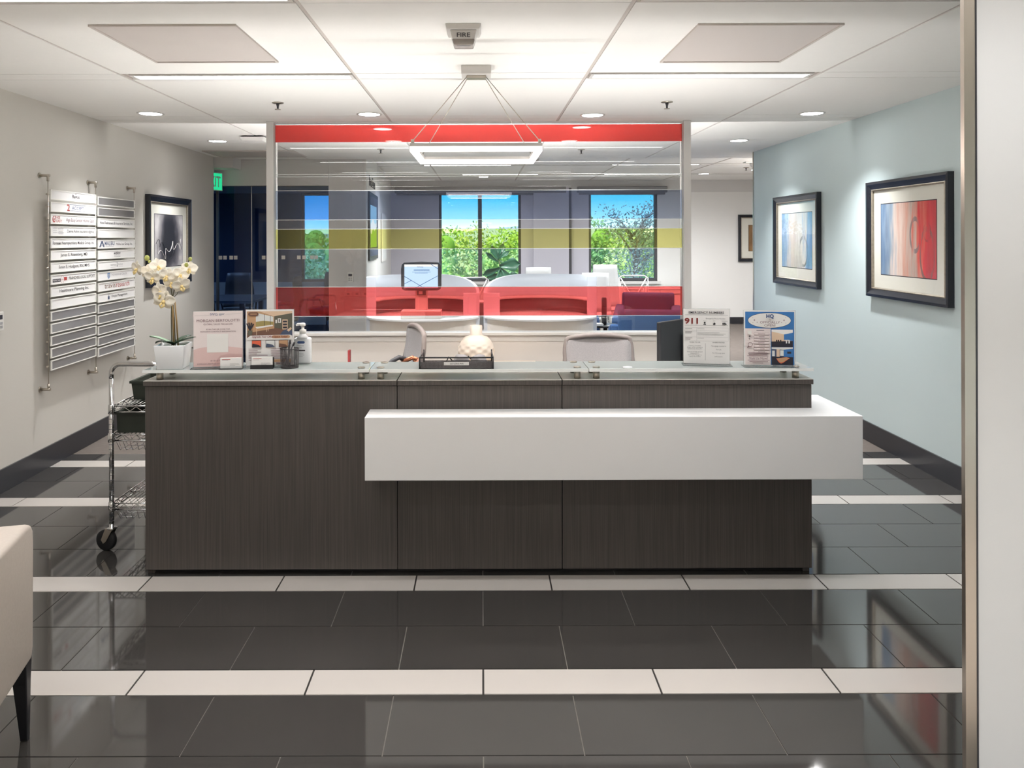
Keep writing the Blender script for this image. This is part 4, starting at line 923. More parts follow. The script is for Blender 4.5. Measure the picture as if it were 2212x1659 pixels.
for col, (xa, xb, names) in enumerate(((.014, .641, LEFT), (.669, 1.311, RIGHT))):
    for k in range(15):
        zt = Z1-PITCH*k-(.012 if col else 0); zb = zt-.067; zc = (zt+zb)/2; xc = (xa+xb)/2; hw = (xb-xa)/2
        v = names[k] if k < 10 else None
        key = (col, v is not None)
        if key in pan_me:
            pn = bpy.data.objects.new('name_panel', pan_me[key][0]); C.objects.link(pn); pn.parent = t
            fr_ = bpy.data.objects.new('panel_frame', pan_me[key][1]); C.objects.link(fr_); fr_.parent = pn
        else:
            pn = MB().box(-hw+.004, hw-.004, -.002, .001, -.0315, .0315).build('name_panel', PANEL if v is not None else GREYP, t)
            q = MB()
            for a, b, c, d in ((-hw, hw, .0265, .0335), (-hw, hw, -.0335, -.0265), (-hw, -hw+.012, -.0265, .0265), (hw-.012, hw, -.0265, .0265)): q.box(a, b, -.005, .003, c, d)
            fr_ = q.build('panel_frame', PF, pn); pan_me[key] = (pn.data, fr_.data)
        pn.location = (xc, RY-.006, zc)
        for x_ in ((RX[0], RX[1]) if col == 0 else (RX[2],)): clamp(x_, zc, t)
        if not v: continue
        Y_ = -.0028
        def T(s_, size, x_, z_, m, fit, **kw): return text(s_, size, M[m], pn, (x_, Y_, z_), fit=fit, **kw)
        if v == 'Regus':
            T(v, .034, .02, -.011, 'ink', .10, bold=.0006); f = Flat(Y_); f.rect(.008, .0175, .030, .0195, M['ink']); f.ell(.020, .022, .003, .003, M['ink']); f.build('emblem', pn)
        elif v == '2':
            f = Flat(Y_); f.rect(-.07, -.020, .15, .024, M['ink_b']); f.rect(-.068, -.018, .148, .022, PANEL); f.build('emblem', pn)
            text('2', .066, M['ink_r'], pn, (-.085, Y_-.0006, -.021), fit=.036, bold=.0012); text('ACCEPT', .034, M['ink_b'], pn, (.048, Y_-.0006, -.010), fit=.165)
        elif v == 'age':
            f = Flat(Y_); f.ell(-.270, -.001, .020, .022, M['ink_r']); f.ell(-.267, .002, .0145, .016, PANEL); f.ell(-.270, -.002, .006, .009, M['ink_r']); f.rect(-.256, -.004, -.249, .022, M['ink_r']); f.build('emblem', pn)
            T('AGE', .026, -.242, .003, 'ink_r', .050, ax='l'); T('EASY', .026, -.242, -.021, 'ink_r', .068, ax='l'); T('Age Easy Senior Home Care', .036, .088, -.013, 'ink_mauve', .40)
        elif v == 'dennis':
            f = Flat(Y_); bars(f, [(-.285, -.235, .014), (-.285, -.235, .002), (-.285, -.235, -.010), (-.225, -.150, .018), (-.222, -.155, .008), (-.215, -.160, -.004), (-.225, -.150, -.012), (-.215, -.155, -.019)], M['ink_lg'], .0028); f.build('emblem', pn)
            T('Dennis Rehm Insurance Agency', .030, .093, -.009, 'ink', .385)
        elif v == 'franchise':
            f = Flat(Y_); f.rect(-.290, -.018, -.190, .004, M['dark_pr']); f.rect(-.145, -.012, -.105, .012, M['ink_r']); f.ell(-.167, -.004, .0235, .026, M['ink_r']); f.ell(-.167, -.004, .0215, .024, PANEL); f.build('emblem', pn)
            text('FRANCHISE', .017, M['paper'], pn, (-.241, Y_-.0008, -.013), fit=.088); text('LEGAL', .012, M['ink_r'], pn, (-.167, Y_-.0008, -.008), fit=.034); T('FRANCHISE LEGAL SUPPORT', .030, .107, -.010, 'ink', .37)
        elif v == 'malibu':
            f = Flat(Y_); f.poly([(-.298, -.022), (-.262, .024), (-.242, .024), (-.212, -.022), (-.232, -.022), (-.254, .008), (-.276, -.022)], M['slate_pr']); f.rect(-.27, -.016, -.236, -.010, M['ink_lg']); bars(f, [(-.20, -.06, -.020)], M['ink_lg'], .002); f.build('emblem', pn)
            T('MALIBU', .042, -.128, -.009, 'slate_pr', .165, bold=.0006); T('Malibu Law Group, Inc.', .027, .13, -.009, 'ink', .29)
        elif v == 'maz':
            T('MAZIROW', .024, 0, .000, 'ink', .115, bold=.0004); f = Flat(Y_); f.ell(0, .024, .003, .003, M['ink']); bars(f, [(-.055, .055, -.008), (-.055, .055, -.019)], M['ink_g'], .002); f.build('emblem', pn)
        elif v == 'mont':
            f = Flat(Y_); f.rect(-.003, -.016, .003, .022, M['ink_g']); f.poly([(-.009, -.016), (.009, -.016), (.004, -.006), (-.004, -.006)], M['ink_g']); bars(f, [(-.115, -.015, -.020), (.02, .10, -.017)], M['ink_lg'], .0018); f.build('emblem', pn)
            T('MONTAGUE', .019, -.066, -.007, 'ink_lg', .098); T('PURSUE', .019, .058, -.007, 'ink_lg', .078)
        elif v == 'hard':
            f = Flat(Y_); f.poly([(-.165, .021), (-.125, .021), (-.125, -.008), (-.145, -.027), (-.165, -.008)], M['blue_pr']); f.poly([(-.159, .015), (-.131, .015), (-.131, -.006), (-.145, -.019), (-.159, -.006)], M['ink_lg']); f.rect(-.148, -.012, -.142, .012, M['blue_pr']); f.build('emblem', pn)
            T('THE HARDSHIP CENTER', .024, .035, -.003, 'ink_lg', .28)
        elif v == 'travis':
            T('travis', .058, -.215, -.014, 'brown_pr', .185, ax='l'); T('research', .058, -.022, -.014, 'ink_r', .235, ax='l')
        elif v == 'utopia':
            f = Flat(Y_); f.rect(-.162, -.020, -.132, .004, M['slate_pr']); f.rect(-.155, -.006, -.149, .014, M['slate_pr']); f.rect(-.143, -.006, -.138, .010, M['slate_pr']); bars(f, [(-.165, -.13, .020), (-.162, -.132, -.027)], M['ink_lg'], .003); f.build('emblem', pn)
            T('Utopia Management', .028, .04, -.008, 'ink', .28)
        else:
            n = len(v); T(v, .030, .0, -.009, 'ink', min(.57 if n > 40 else .017*n, .59), bold=.0002)
# ---- wall controller at the left edge, one on the block wall
def controller(label, loc, rz):
    t = thing('wall_controller', label, 'thermostat', loc, rz, 'white wall controllers')
    MB().box(-.036, .036, -.022, 0, -.058, .058).build('housing', M['white_m'], t, bevel=.004)
    f = Flat(-.0222); f.rect(-.022, .012, .022, .040, M['dark_pr']); f.build('display', t)
    for a in (-.012, .012):
        for b in (-.012, -.034): MB().box(a-.008, a+.008, -.025, -.022, b-.008, b+.008).build('button', M['ink_lg'], t)
controller('white wall controller with dark display at the left picture edge', (XL(4.62), 4.62, 1.055), A_L)
controller('white wall controller on the grey wall beyond the glass, left of the screen', (xf(757, 8.95), 8.95, zf(598, 8.95)), 0)

# ================================================================ FRAMED PICTURES
def picture(label, loc, rz, w_, h, artmat, fw=.055, mb=.10, depth=.04, extra=None):
    t = thing('framed_picture', label, 'picture', loc, rz, 'framed pictures on the walls')
    b = MB(); a, c = w_/2, h/2
    prof = [(0, 0), (0, -depth), (fw*.35, -depth*1.05), (fw*.7, -depth*.8), (fw, -depth*.62), (fw, 0)]
    loops = []
    for d, y_ in prof: loops.append([b.bm.verts.new((sx*(a-d), y_, sz*(c-d))) for sx, sz in ((-1, -1), (1, -1), (1, 1), (-1, 1))])
    for A_, B_ in zip(loops, loops[1:]+loops[:1]):
        for k in range(4): b._f([A_[k], A_[(k+1) % 4], B_[(k+1) % 4], B_[k]])
    b.build('frame', M['black_frame'], t)
    b = MB(); q = fw; l2 = []
    for d, y_ in ((q-.001, -.024), (q+.006, -.028), (q+.014, -.020), (q+.014, -.002), (q-.001, -.002)): l2.append([b.bm.verts.new((sx*(a-d), y_, sz*(c-d))) for sx, sz in ((-1, -1), (1, -1), (1, 1), (-1, 1))])
    for A_, B_ in zip(l2, l2[1:]+l2[:1]):
        for k in range(4): b._f([A_[k], A_[(k+1) % 4], B_[(k+1) % 4], B_[k]])
    b.build('silver_lip', M['silver'], t)
    ia, ic = a-fw-.010, c-fw-.010
    mo = MB().box(-ia, ia, -.010, -.004, -ic, ic).build('mat_board', M['matboard'], t)
    f = Flat(-.0102); f.rect(-ia+mb-.006, -ic+mb-.006, ia-mb+.006, ic-mb+.006, M['ink']); f.build('mat_bevel', mo)
    pa = MB().box(-ia+mb, ia-mb, -.0112, -.0102, -ic+mb, ic-mb).build('painting', artmat, mo)
    if extra: extra(pa, ia-mb, ic-mb)
    MB().box(-ia, ia, -.0165, -.015, -ic, ic).build('picture_glass', M['pic_glass'], t)
    return t
A1 = art('abstract_red', [(0, rgb(104, 132, 164)), (.16, rgb(150, 166, 182)), (.30, rgb(226, 208, 196)), (.48, rgb(214, 160, 140)), (.60, rgb(190, 172, 160)), (.72, rgb(214, 110, 92)), (.82, rgb(216, 44, 52)), (1, rgb(196, 60, 70))], .66, .52,
         rings=((.10, .03, .06, .11, .14, rgb(120, 110, 112)), (.24, -.10, .08, .17, .10, rgb(120, 96, 92)), (.24, .05, .04, .06, .12, rgb(140, 60, 60))))
A2 = art('abstract_blue', [(0, rgb(120, 150, 186)), (.15, rgb(160, 178, 200)), (.32, rgb(204, 192, 184)), (.55, rgb(196, 190, 184)), (.75, rgb(214, 212, 208)), (.9, rgb(128, 166, 200)), (1, rgb(110, 152, 192))], .66, .50,
         rings=((.16, -.10, .09, .13, .12, rgb(116, 116, 122)), (.17, -.12, .05, .09, .14, rgb(222, 214, 206))))
A3 = art('abstract_brown', [(0, rgb(130, 96, 58)), (.5, rgb(158, 120, 78)), (1, rgb(146, 106, 62))], .5, .5, streak=(6, 6, 5))
def art_bw():
    m, t, p = nodes('abstract_black_white'); L = t.links
    tcn = t.nodes.new('ShaderNodeTexCoord'); mp = t.nodes.new('ShaderNodeMapping'); mp.inputs['Location'].default_value = (-.01, 0, -.04); mp.inputs['Scale'].default_value = (3.4, 3, 2.6)
    L.new(tcn.outputs['Object'], mp.inputs[0])
    gr = t.nodes.new('ShaderNodeTexGradient'); gr.gradient_type = 'SPHERICAL'; L.new(mp.outputs[0], gr.inputs[0])
    nz = t.nodes.new('ShaderNodeTexNoise'); nz.inputs['Scale'].default_value = 4; nz.inputs['Detail'].default_value = 6; L.new(tcn.outputs['Object'], nz.inputs['Vector'])
    ad = t.nodes.new('ShaderNodeMath'); ad.operation = 'MULTIPLY_ADD'; ad.inputs[1].default_value = .9; L.new(nz.outputs['Fac'], ad.inputs[0]); L.new(gr.outputs['Fac'], ad.inputs[2])
    cr_ = t.nodes.new('ShaderNodeValToRGB'); L.new(ad.outputs[0], cr_.inputs[0]); el = cr_.color_ramp.elements
    el[0].position = .36; el[0].color = rgb(206, 202, 202); el[1].position = .98; el[1].color = rgb(30, 30, 36)
    q = el.new(.55); q.color = rgb(150, 146, 148); q = el.new(.75); q.color = rgb(76, 74, 80)
    L.new(cr_.outputs[0], p.inputs['Base Color']); p.inputs['Roughness'].default_value = .6; return m
def scribble(pa, w_, h):
    b = MB()
    for k, ph in enumerate((0, 1.7)):
        pts = []
        for i in range(61):
            u = i/60; pts.append(((u*2-1)*w_*.92+.03*math.sin(u*22+ph), -.0130-.0004*k, -h*.36+.05*math.sin(u*9+ph*1.3)+.035*math.sin(u*31+ph)+(.12*max(0, u-.75)/.25 if k else .06*max(0, .2-u)/.2)))
        b.mi = k; b.tube(pts, .0022, 4)
    b.build('brush_line', [M['ink'], M['paper']], pa.parent)
yc = 7.29; picture('dark grey abstract picture in a black frame on the left wall', (XL(yc), yc, 1.536), A_L, 1.04, .84, art_bw(), fw=.06, mb=.105, extra=scribble)
yc = 5.225; picture('large red and blue abstract picture, nearest on the right wall', (XR(yc), yc, 1.536), A_R, 1.03, .85, A1, fw=.055, mb=.105)
yc = 7.11; picture('pale blue and beige abstract picture, farther along the right wall', (XR(yc), yc, 1.522), A_R, 1.03, .85, A2, fw=.055, mb=.105)
picture('brown picture in a black frame on the far corridor wall', (xf(1594, FAR)+.42, FAR, zf(516, FAR)), 0, .84, .84, A3, fw=.05, mb=.13)

# ================================================================ WIRE CART
CX0, CX1, CY0, CY1 = -1.852, -1.605, 3.79, 4.40
t = thing('wire_cart', 'chrome wire utility cart on black casters beside the desk', 'cart', (CX0, CY0, 0)); WX, WY = CX1-CX0, CY1-CY0
for y_ in (0, WY):
    for x_ in (0, WX):
        q = MB().tube([(x_, y_, .115), (x_, y_, .86)], .0118, 14).build('post', M['chrome'], t)
        rg = MB()
        for k in range(22): rg.cyl((x_, y_, .15+k*.0254), 'z', .0124, .0022, 14)
        rg.build('groove_ring', M['dark_grey'], q)
for y_ in (0, WY):
    r_ = .045; pts = [(0, y_, .86)]+[(r_-r_*math.cos(a), y_, .886+r_*math.sin(a)) for a in [PI/2*k/8 for k in range(9)]]+[(WX-r_+r_*math.sin(a), y_, .886+r_*math.cos(a)) for a in [PI/2*k/8 for k in range(9)]]+[(WX, y_, .86)]
    MB().tube(pts, .0118, 14).build('handle', M['chrome'], t)
def zig(b, p0, p1, z0, z1, n, r_):
    p0, p1 = Vector(p0), Vector(p1); pts = []
    for k in range(n+1):
        q = p0+(p1-p0)*k/n; pts.append((q.x, q.y, z0 if k % 2 else z1))
    b.tube(pts, r_, 6)
for zt in (.722, .580, .236):
    b = MB(); z0 = zt-.030
    cs = [(0, 0), (WX, 0), (WX, WY), (0, WY)]
    for k in range(4):
        (xa, ya), (xb, yb) = cs[k], cs[(k+1) % 4]
        for z_ in (zt, z0): b.tube([(xa, ya, z_), (xb, yb, z_)], .0036, 8)
        zig(b, (xa, ya, 0), (xb, yb, 0), z0+.004, zt-.004, 8 if k % 2 == 0 else 18, .0026)
    sh = b.build('wire_shelf', M['chrome'], t)
    b = MB()
    for k in range(1, 12): b.tube([(WX*k/12, 0, zt-.004), (WX*k/12, WY, zt-.004)], .0016, 6)
    for k in (1, 2): b.tube([(0, WY*k/3, zt-.008), (WX, WY*k/3, zt-.008)], .0024, 6)
    b.build('shelf_wires', M['chrome'], sh)
    for x_, y_ in cs: MB().lathe([(.0145, zt-.038), (.0165, zt-.036), (.0155, zt+.006), (.013, zt+.008)], 16, Matrix.Translation((x_, y_, 0))).build('collar', M['chrome'], sh)
    if zt != .722:
        b = MB(); d = .055
        for k in range(7): b.tube([(.02+(WX-.04)*k/6, .0, z0), (.03+(WX-.06)*k/6, .03, z0-d), (.03+(WX-.06)*k/6, WY-.03, z0-d), (.02+(WX-.04)*k/6, WY, z0)], .0014, 6)
        for k in range(9): b.tube([(.0, .05+(WY-.1)*k/8, z0), (.03, .05+(WY-.1)*k/8, z0-d), (WX-.03, .05+(WY-.1)*k/8, z0-d), (WX, .05+(WY-.1)*k/8, z0)], .0014, 6)
        b.build('wire_basket', M['chrome'], sh)
for x_, y_, a in ((0, 0, 2.92), (WX, 0, .6), (0, WY, 3.6), (WX, WY, 5.4)):
    T = Matrix.Translation((x_, y_, 0)) @ Matrix.Rotation(a, 4, 'Z')
    cst = MB().lathe([(.024, .112), (.024, .118), (.012, .120), (.012, .135)], 18, T).build('caster', M['chrome'], t)
    MB().lathe([(.0, -.014), (.046, -.014), (.0525, -.010), (.0525, .010), (.046, .014), (0, .014)], 28, T @ Matrix.Translation((.030, 0, .0535)) @ Matrix.Rotation(PI/2, 4, 'X')).build('wheel', M['rubber'], cst)
    b = MB()
    for s_ in (-1, 1): b.prism([(-.018, .114), (.022, .114), (.046, .058), (.034, .040), (.020, .050)], s_*.020-.0015, s_*.020+.0015, 'y', T)
    b.box(-.02, .024, -.021, .021, .110, .114, T); b.build('fork', M['nickel'], cst)
    b = MB(); b.box(.018, .050, -.030, -.022, .058, .070, T); b.box(.046, .062, -.030, .0, .064, .068, T); b.build('brake_lever', M['nickel'], cst)
t = thing('storage_bin', 'dark green plastic bin standing on the middle cart shelf', 'bin', (CX0+WX/2, CY0+.195, .580), group='dark green bins on the cart')
def tub(t, wx, wy, h, ho=.010):
    b = MB(); o_ = [(-wx+ho, -wy+ho), (wx-ho, -wy+ho), (wx-ho, wy-ho), (-wx+ho, wy-ho)]; o2 = [(-wx, -wy), (wx, -wy), (wx, wy), (-wx, wy)]; i_ = [(x_*.94, y_*.97) for x_, y_ in o2]; i2 = [(x_*.94, y_*.97) for x_, y_ in o_]
    rs = [[b.bm.verts.new((x_, y_, z_)) for x_, y_ in q] for q, z_ in ((o_, 0), (o2, h), (i_, h), (i2, .005))]
    b._f(rs[0][::-1]); b._f(rs[3])
    for A_, B_ in zip(rs, rs[1:]):
        for k in range(4): b._f([A_[k], A_[(k+1) % 4], B_[(k+1) % 4], B_[k]])
    b.build('tub', M['bin'], t, bevel=.002)
    q = MB(); 
    for a_, b_, c_, d_ in ((-wx-.006, wx+.006, -wy-.006, -wy+.002), (-wx-.006, wx+.006, wy-.002, wy+.006), (-wx-.006, -wx+.002, -wy, wy), (wx-.002, wx+.006, -wy, wy)): q.box(a_, b_, c_, d_, h-.012, h+.001)
    q.build('rim', M['bin'], t)
tub(t, .114, .165, .106, .003)
t = thing('storage_bin', 'dark green plastic bin on the top cart shelf', 'bin', (CX0+.118, CY0+.25, .722), group='dark green bins on the cart'); tub(t, .085, .11, .098)

# ================================================================ ARMCHAIR, LEFT EDGE
t = thing('armchair', 'greige upholstered armchair with black legs at the left picture edge', 'chair', (-1.69, 1.972, 0), math.radians(14))
def arm(x0, x1):
    pr = [(-.36, .255), (.325, .245), (.338, .28), (.345, .60), (.340, .644), (.322, .667), (.29, .676), (.15, .676), (-.36, .69)]
    return MB().prism(pr, x0, x1, 'x').build('arm', M['upholstery'], t, bevel=.016, seg=3, smooth=True)
arm(-.37, -.27); arm(.27, .37)
MB().box(-.268, .268, -.30, .32, .262, .34).build('seat_frame', M['upholstery'], t, bevel=.012)
MB().box(-.266, .266, -.24, .335, .342, .46).build('seat_cushion', M['upholstery'], t, bevel=.03, seg=3, smooth=True)
MB().prism([(-.40, .265), (-.24, .265), (-.26, .80), (-.30, .83), (-.42, .82)], -.268, .268, 'x').build('backrest', M['upholstery'], t, bevel=.02, seg=3, smooth=True)
for sx in (-1, 1):
    for sy, yy_ in ((1, .312), (-1, -.31)):
        b = MB(); rs = []
        for z_, h_, dx, dy in ((.252, .026, 0, 0), (.18, .020, .004*sx, .002*sy), (.0, .011, .012*sx, .004*sy)): rs.append([b.bm.verts.new((sx*.338+dx+a*h_, yy_+dy+c*h_, z_)) for a, c in ((-1, -1), (1, -1), (1, 1), (-1, 1))])
        b._f(rs[0]); b._f(rs[-1])
        for A_, B_ in zip(rs, rs[1:]):
            for k in range(4): b._f([A_[k], A_[(k+1) % 4], B_[(k+1) % 4], B_[k]])
        b.build('leg', M['black'], t, bevel=.003)

# ================================================================ CEILING FITTINGS
PXC, PYC = -.028, 4.13
t = thing('pendant_lamp', 'square white LED ring pendant hanging over the desk', 'lamp', (PXC, PYC, CEIL))
MB().box(-.08, .08, -.062, .062, -.048, 0).build('canopy', M['alu'], t, bevel=.003)
MB().box(-.052, .052, -.03, .03, -.062, -.048).build('cable_plate', M['nickel'], t)
ZT_ = 2.031-CEIL; HS = .332; bw = .026
b = MB(); d_ = MB()
for rect in ((-HS, HS, -HS, -HS+bw), (-HS, HS, HS-bw, HS), (-HS, -HS+bw, -HS+bw, HS-bw), (HS-bw, HS, -HS+bw, HS-bw)):
    b.box(*rect, ZT_-.016, ZT_); d_.box(rect[0]+.0005, rect[1]-.0005, rect[2]+.0005, rect[3]-.0005, ZT_-.041, ZT_-.0165)
b.build('ring_profile', M['alu'], t); d_.build('diffuser', M['led_pend'], t)
for sx in (-1, 1):
    for sy in (-1, 1):
        MB().tube([(sx*.05, sy*.028, -.055), (sx*(HS-.013), sy*(HS-.013), ZT_+.012)], .0022, 6).build('cable', M['nickel'], t)
        MB().cyl((sx*(HS-.013), sy*(HS-.013), ZT_), 'z', .008, .02, 10).build('cable_clamp', M['nickel'], t)
for sy, rot in ((-HS, 0), (HS, 0)): area('pendant_lamp_light', PXC, PYC+sy*.96, 2.031-.043, .62, .02, 5.5, 180, (1, .86, .78))
# fire alarm
t = thing('fire_alarm', 'white ceiling fire strobe lettered FIRE', 'fire alarm', (-.078, 3.36, CEIL))
def frustum(b, a0, b0, z0, a1, b1, z1):
    A_ = [b.bm.verts.new((x_*a0, y_*b0, z0)) for x_, y_ in ((-1, -1), (1, -1), (1, 1), (-1, 1))]; B_ = [b.bm.verts.new((x_*a1, y_*b1, z1)) for x_, y_ in ((-1, -1), (1, -1), (1, 1), (-1, 1))]
    b._f(A_); b._f(B_)
    for k in range(4): b._f([A_[k], A_[(k+1) % 4], B_[(k+1) % 4], B_[k]])
b = MB(); frustum(b, .078, .085, 0, .070, .076, -.022); b.build('back_plate', M['alu'], t, bevel=.003)
b = MB(); frustum(b, .058, .062, -.022, .050, .050, -.058); hs = b.build('housing', M['alu'], t, bevel=.003)
b = MB(); frustum(b, .050, .048, -.058, .042, .040, -.082); b.build('strobe_lens', M['lens'], t, bevel=.004)
MB().box(-.03, .03, -.02, .02, -.074, -.060).build('flash_tube', M['chrome'], t)
text('FIRE', .027, M['ink'], hs, (.0, -.0562, -.052), fit=.058, rot=(PI/2+.3, 0, 0), bold=.0002)
# sprinklers
sp0 = None
for x_, y_, z_, lab in ((-1.39, 5.18, CEIL, 'small pendent sprinkler head on the ceiling, left of the pendant lamp'), (1.27, 5.20, CEIL, 'small pendent sprinkler head on the ceiling, right of the pendant lamp'),
                        (-1.05, 7.9, CEIL, 'sprinkler head beyond the glass, left'), (1.05, 8.0, CEIL, 'sprinkler head beyond the glass, right'), (3.9, 11.2, CEIL2, 'sprinkler head on the lounge ceiling near the corridor')):
    if sp0 is None:
        sp0 = thing('sprinkler', lab, 'sprinkler', (x_, y_, z_), group='ceiling sprinklers')
        MB().lathe([(.040, 0), (.038, -.006), (.016, -.010)], 20).build('escutcheon', M['nickel'], sp0); MB().lathe([(.012, -.008), (.007, -.03), (.007, -.045)], 12).build('head', M['dark_grey'], sp0); MB().lathe([(.02, -.046), (.02, -.049), (.004, -.05)], 14).build('deflector', M['nickel'], sp0)
    else: dup(sp0, (x_, y_, z_), None, lab)
# downlights
POS = ['at the left wall by the directory', 'just left of the pendant lamp', 'just right of the pendant lamp', 'at the right wall by the large picture', 'farther along the left wall', 'farther along the right wall', 'beyond the glass, left', 'beyond the glass, right']
dn = None
for (x_, y_), s_ in zip(DOWN, POS):
    lab = 'round recessed downlight in the ceiling '+s_
    if dn is None:
        dn = thing('downlight', lab, 'downlight', (x_, y_, CEIL), group='recessed downlights')
        MB().lathe([(.078, 0), (.095, 0), (.095, -.003), (.086, -.006), (.078, -.003)], 32, cap=False).build('trim_ring', M['alu'], dn); MB().lathe([(.079, -.001), (.079, -.0025), (0, -.003)], 32).build('lens', M['led_dn'], dn)
    else: dup(dn, (x_, y_, CEIL), None, lab)
for (x_, y_), s_ in zip(REAR_DOWN, ('before the double window', 'before the right-hand window', 'above the left pod', 'above the blue armchairs', 'in the far corridor', 'round the corridor corner')): dup(dn, (x_, y_, CEIL2), None, 'round recessed downlight in the lounge ceiling '+s_)
# linear lights
def linear(label, x_, y_, z_, L_=1.26, w_=.125):
    t = thing('linear_light', label, 'ceiling light', (x_, y_, z_), group='linear ceiling lights'); a, c = L_/2, w_/2; b = MB()
    for q in ((-a, a, -c, -c+.02), (-a, a, c-.02, c), (-a, -a+.02, -c+.02, c-.02), (a-.02, a, -c+.02, c-.02)): b.box(*q, -.006, .010)
    b.build('housing', M['alu'], t); MB().box(-a+.02, a-.02, -c+.02, c-.02, -.002, .008).build('diffuser', M['led'], t)
for (x_, y_), s_ in zip(LINEAR, ('lit linear ceiling light left of the pendant canopy', 'lit linear ceiling light right of the pendant canopy', 'lit linear ceiling light at the left top picture edge', 'lit linear ceiling light at the right top picture edge')): linear(s_, x_, y_, CEIL)
for i, (x_, y_) in enumerate(LINEAR_NEAR): linear('lit linear ceiling light behind the camera, %s one of %s' % (('left', 'right')[i % 2], ('the nearest pair', 'the middle pair', 'the farthest pair')[i//2]), x_, y_, CEIL)
for (x_, y_), s_ in zip(REAR_LINEAR, ('linear light on the lounge ceiling before the right-hand window', 'linear light on the lounge ceiling before the double window', 'farther linear light on the lounge ceiling, middle', 'farther linear light on the lounge ceiling, right')): linear(s_, x_, y_, CEIL2)
# air return panels
for x0, x1, y0, y1, z_, s_ in ((-1.70, -1.06, 3.28, 3.97, CEIL, 'perforated air return panel in the ceiling, left'), (.94, 1.575, 3.29, 4.0, CEIL, 'perforated air return panel in the ceiling, right'), (-2.95, -1.98, 8.0, 8.62, CEIL, 'perforated air return panel at the far left ceiling'), (.1, .75, 9.6, 10.1, CEIL2, 'ribbed air grille on the lounge ceiling')):
    t = thing('air_panel', s_, 'air vent', ((x0+x1)/2, (y0+y1)/2, z_), group='perforated ceiling air panels'); a, c = (x1-x0)/2, (y1-y0)/2; b = MB()
    for q in ((-a, a, -c, -c+.012), (-a, a, c-.012, c), (-a, -a+.012, -c+.012, c-.012), (a-.012, a, -c+.012, c-.012)): b.box(*q, -.009, 0)
    b.build('frame', M['tee'], t); MB().box(-a+.012, a-.012, -c+.012, c-.012, -.004, 0).build('perforated_plate', M['perf'], t)
t = thing('ceiling_speaker', 'small square white ceiling unit beside the glass partition', 'speaker', (-2.07, 6.95, CEIL)); b = MB(); frustum(b, .09, .09, 0, .105, .12, -.012); b.build('back_plate', M['dark_grey'], t); b = MB(); frustum(b, .115, .13, -.012, .09, .10, -.045); b.build('cover', M['white_m'], t, bevel=.004)
t = thing('projector_sensor', 'small white ceiling sensor near the corridor', 'sensor', (3.72, 10.4, CEIL2)); MB().box(-.12, .12, -.05, .05, -.015, 0).build('plate', M['white_m'], t, bevel=.003); MB().lathe([(.05, -.015), (.045, -.05), (.025, -.07), (0, -.075)], 18).build('dome', M['alu'], t)
# exit sign: faces the lobby from the end of the left wall
t = thing('exit_sign', 'green lit exit sign at the end of the left wall', 'exit sign', (-3.10, 8.74, 2.215), math.radians(70))
MB().box(-.16, .16, -.012, .012, -.105, .105).build('panel', M['exit_bg'], t, bevel=.003)
f = Flat(-.0125); f.rect(-.15, -.096, .15, .096, M['exit']); f.build('green_face', t); text('EXIT', .17, M['exit_bg'], t, (0, -.0135, -.058), fit=.24, bold=.003)
MB().box(-.02, .02, -.01, .01, .105, .145).build('bracket', M['alu'], t); MB().box(-.10, .10, -.03, .03, .135, .147).build('mounting', M['alu'], t)

# ================================================================ LOUNGE BEYOND THE GLASS
def screen_on_block():
    ang = math.atan2(-.26, 4.65)     # right face of the block
    # local x runs away from the viewer along the face
    rz = PI/2-ang
    y_ = 9.75; x_ = -1.362-.26/4.65*(y_-8.95)+.004
    t = thing('wall_screen', 'tall dark display recessed in the white end wall beyond the glass', 'screen', (x_, y_, 1.70), rz)
    MB().box(-.62, .62, -.02, 0, -.42, .42).build('bezel', M['black_frame'], t, bevel=.004)
    MB().box(-.57, .57, -.0215, -.02, -.37, .37).build('display', M['slate_pr'], t)
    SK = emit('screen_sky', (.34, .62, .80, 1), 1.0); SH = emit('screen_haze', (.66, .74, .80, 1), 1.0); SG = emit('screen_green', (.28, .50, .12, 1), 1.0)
    f = Flat(-.0216); f.rect(-.54, -.26, .34, .26, SK); f.poly([(-.54, -.26), (.34, -.26), (.34, .06), (.1, .03), (-.2, .10), (-.54, .02)], SH); f.poly([(-.54, -.26), (.34, -.26), (.34, .0), (.2, -.03), (0, -.06), (-.2, -.02), (-.4, -.10), (-.54, -.08)], SG); f.build('picture', t)  # glowing colours stand in for the window reflected in the display
    t2 = thing('wall_lettering', 'dark grey raised letters above the wall screen beyond the glass', 'lettering', (x_, y_-.05, 2.20), rz)
    me = text('london', .19, M['dark_grey'], t2, (0, -.006, 0), fit=.82); me.modifiers.new('s', 'SOLIDIFY').thickness = .008
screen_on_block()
t = thing('poster', 'pale blue poster on the slanted wall past the screen', 'poster', (-1.52, 11.75, 1.56), PI/2-math.atan2(-.26, 4.65)); MB().box(-.45, .45, -.012, 0, -.36, .36).build('frame', M['white_m'], t); MB().box(-.42, .42, -.0135, -.012, -.33, .33).build('print', M['sky_pr'], t)
# sockets on the block wall
for i, px in enumerate((744, 763, 781)):
    t = thing('wall_socket', 'flat socket plate low on the grey wall, %s of three' % ('left', 'middle', 'right')[i], 'socket', (xf(px+8, 8.945), 8.945, zf(634, 8.945)), 0, 'socket plates on the grey wall'); MB().box(-.045, .045, -.006, 0, -.03, .03).build('plate', M['white_m'], t, bevel=.002); MB().box(-.015, .015, -.008, -.006, -.012, .012).build('outlet', M['ink_lg'], t)
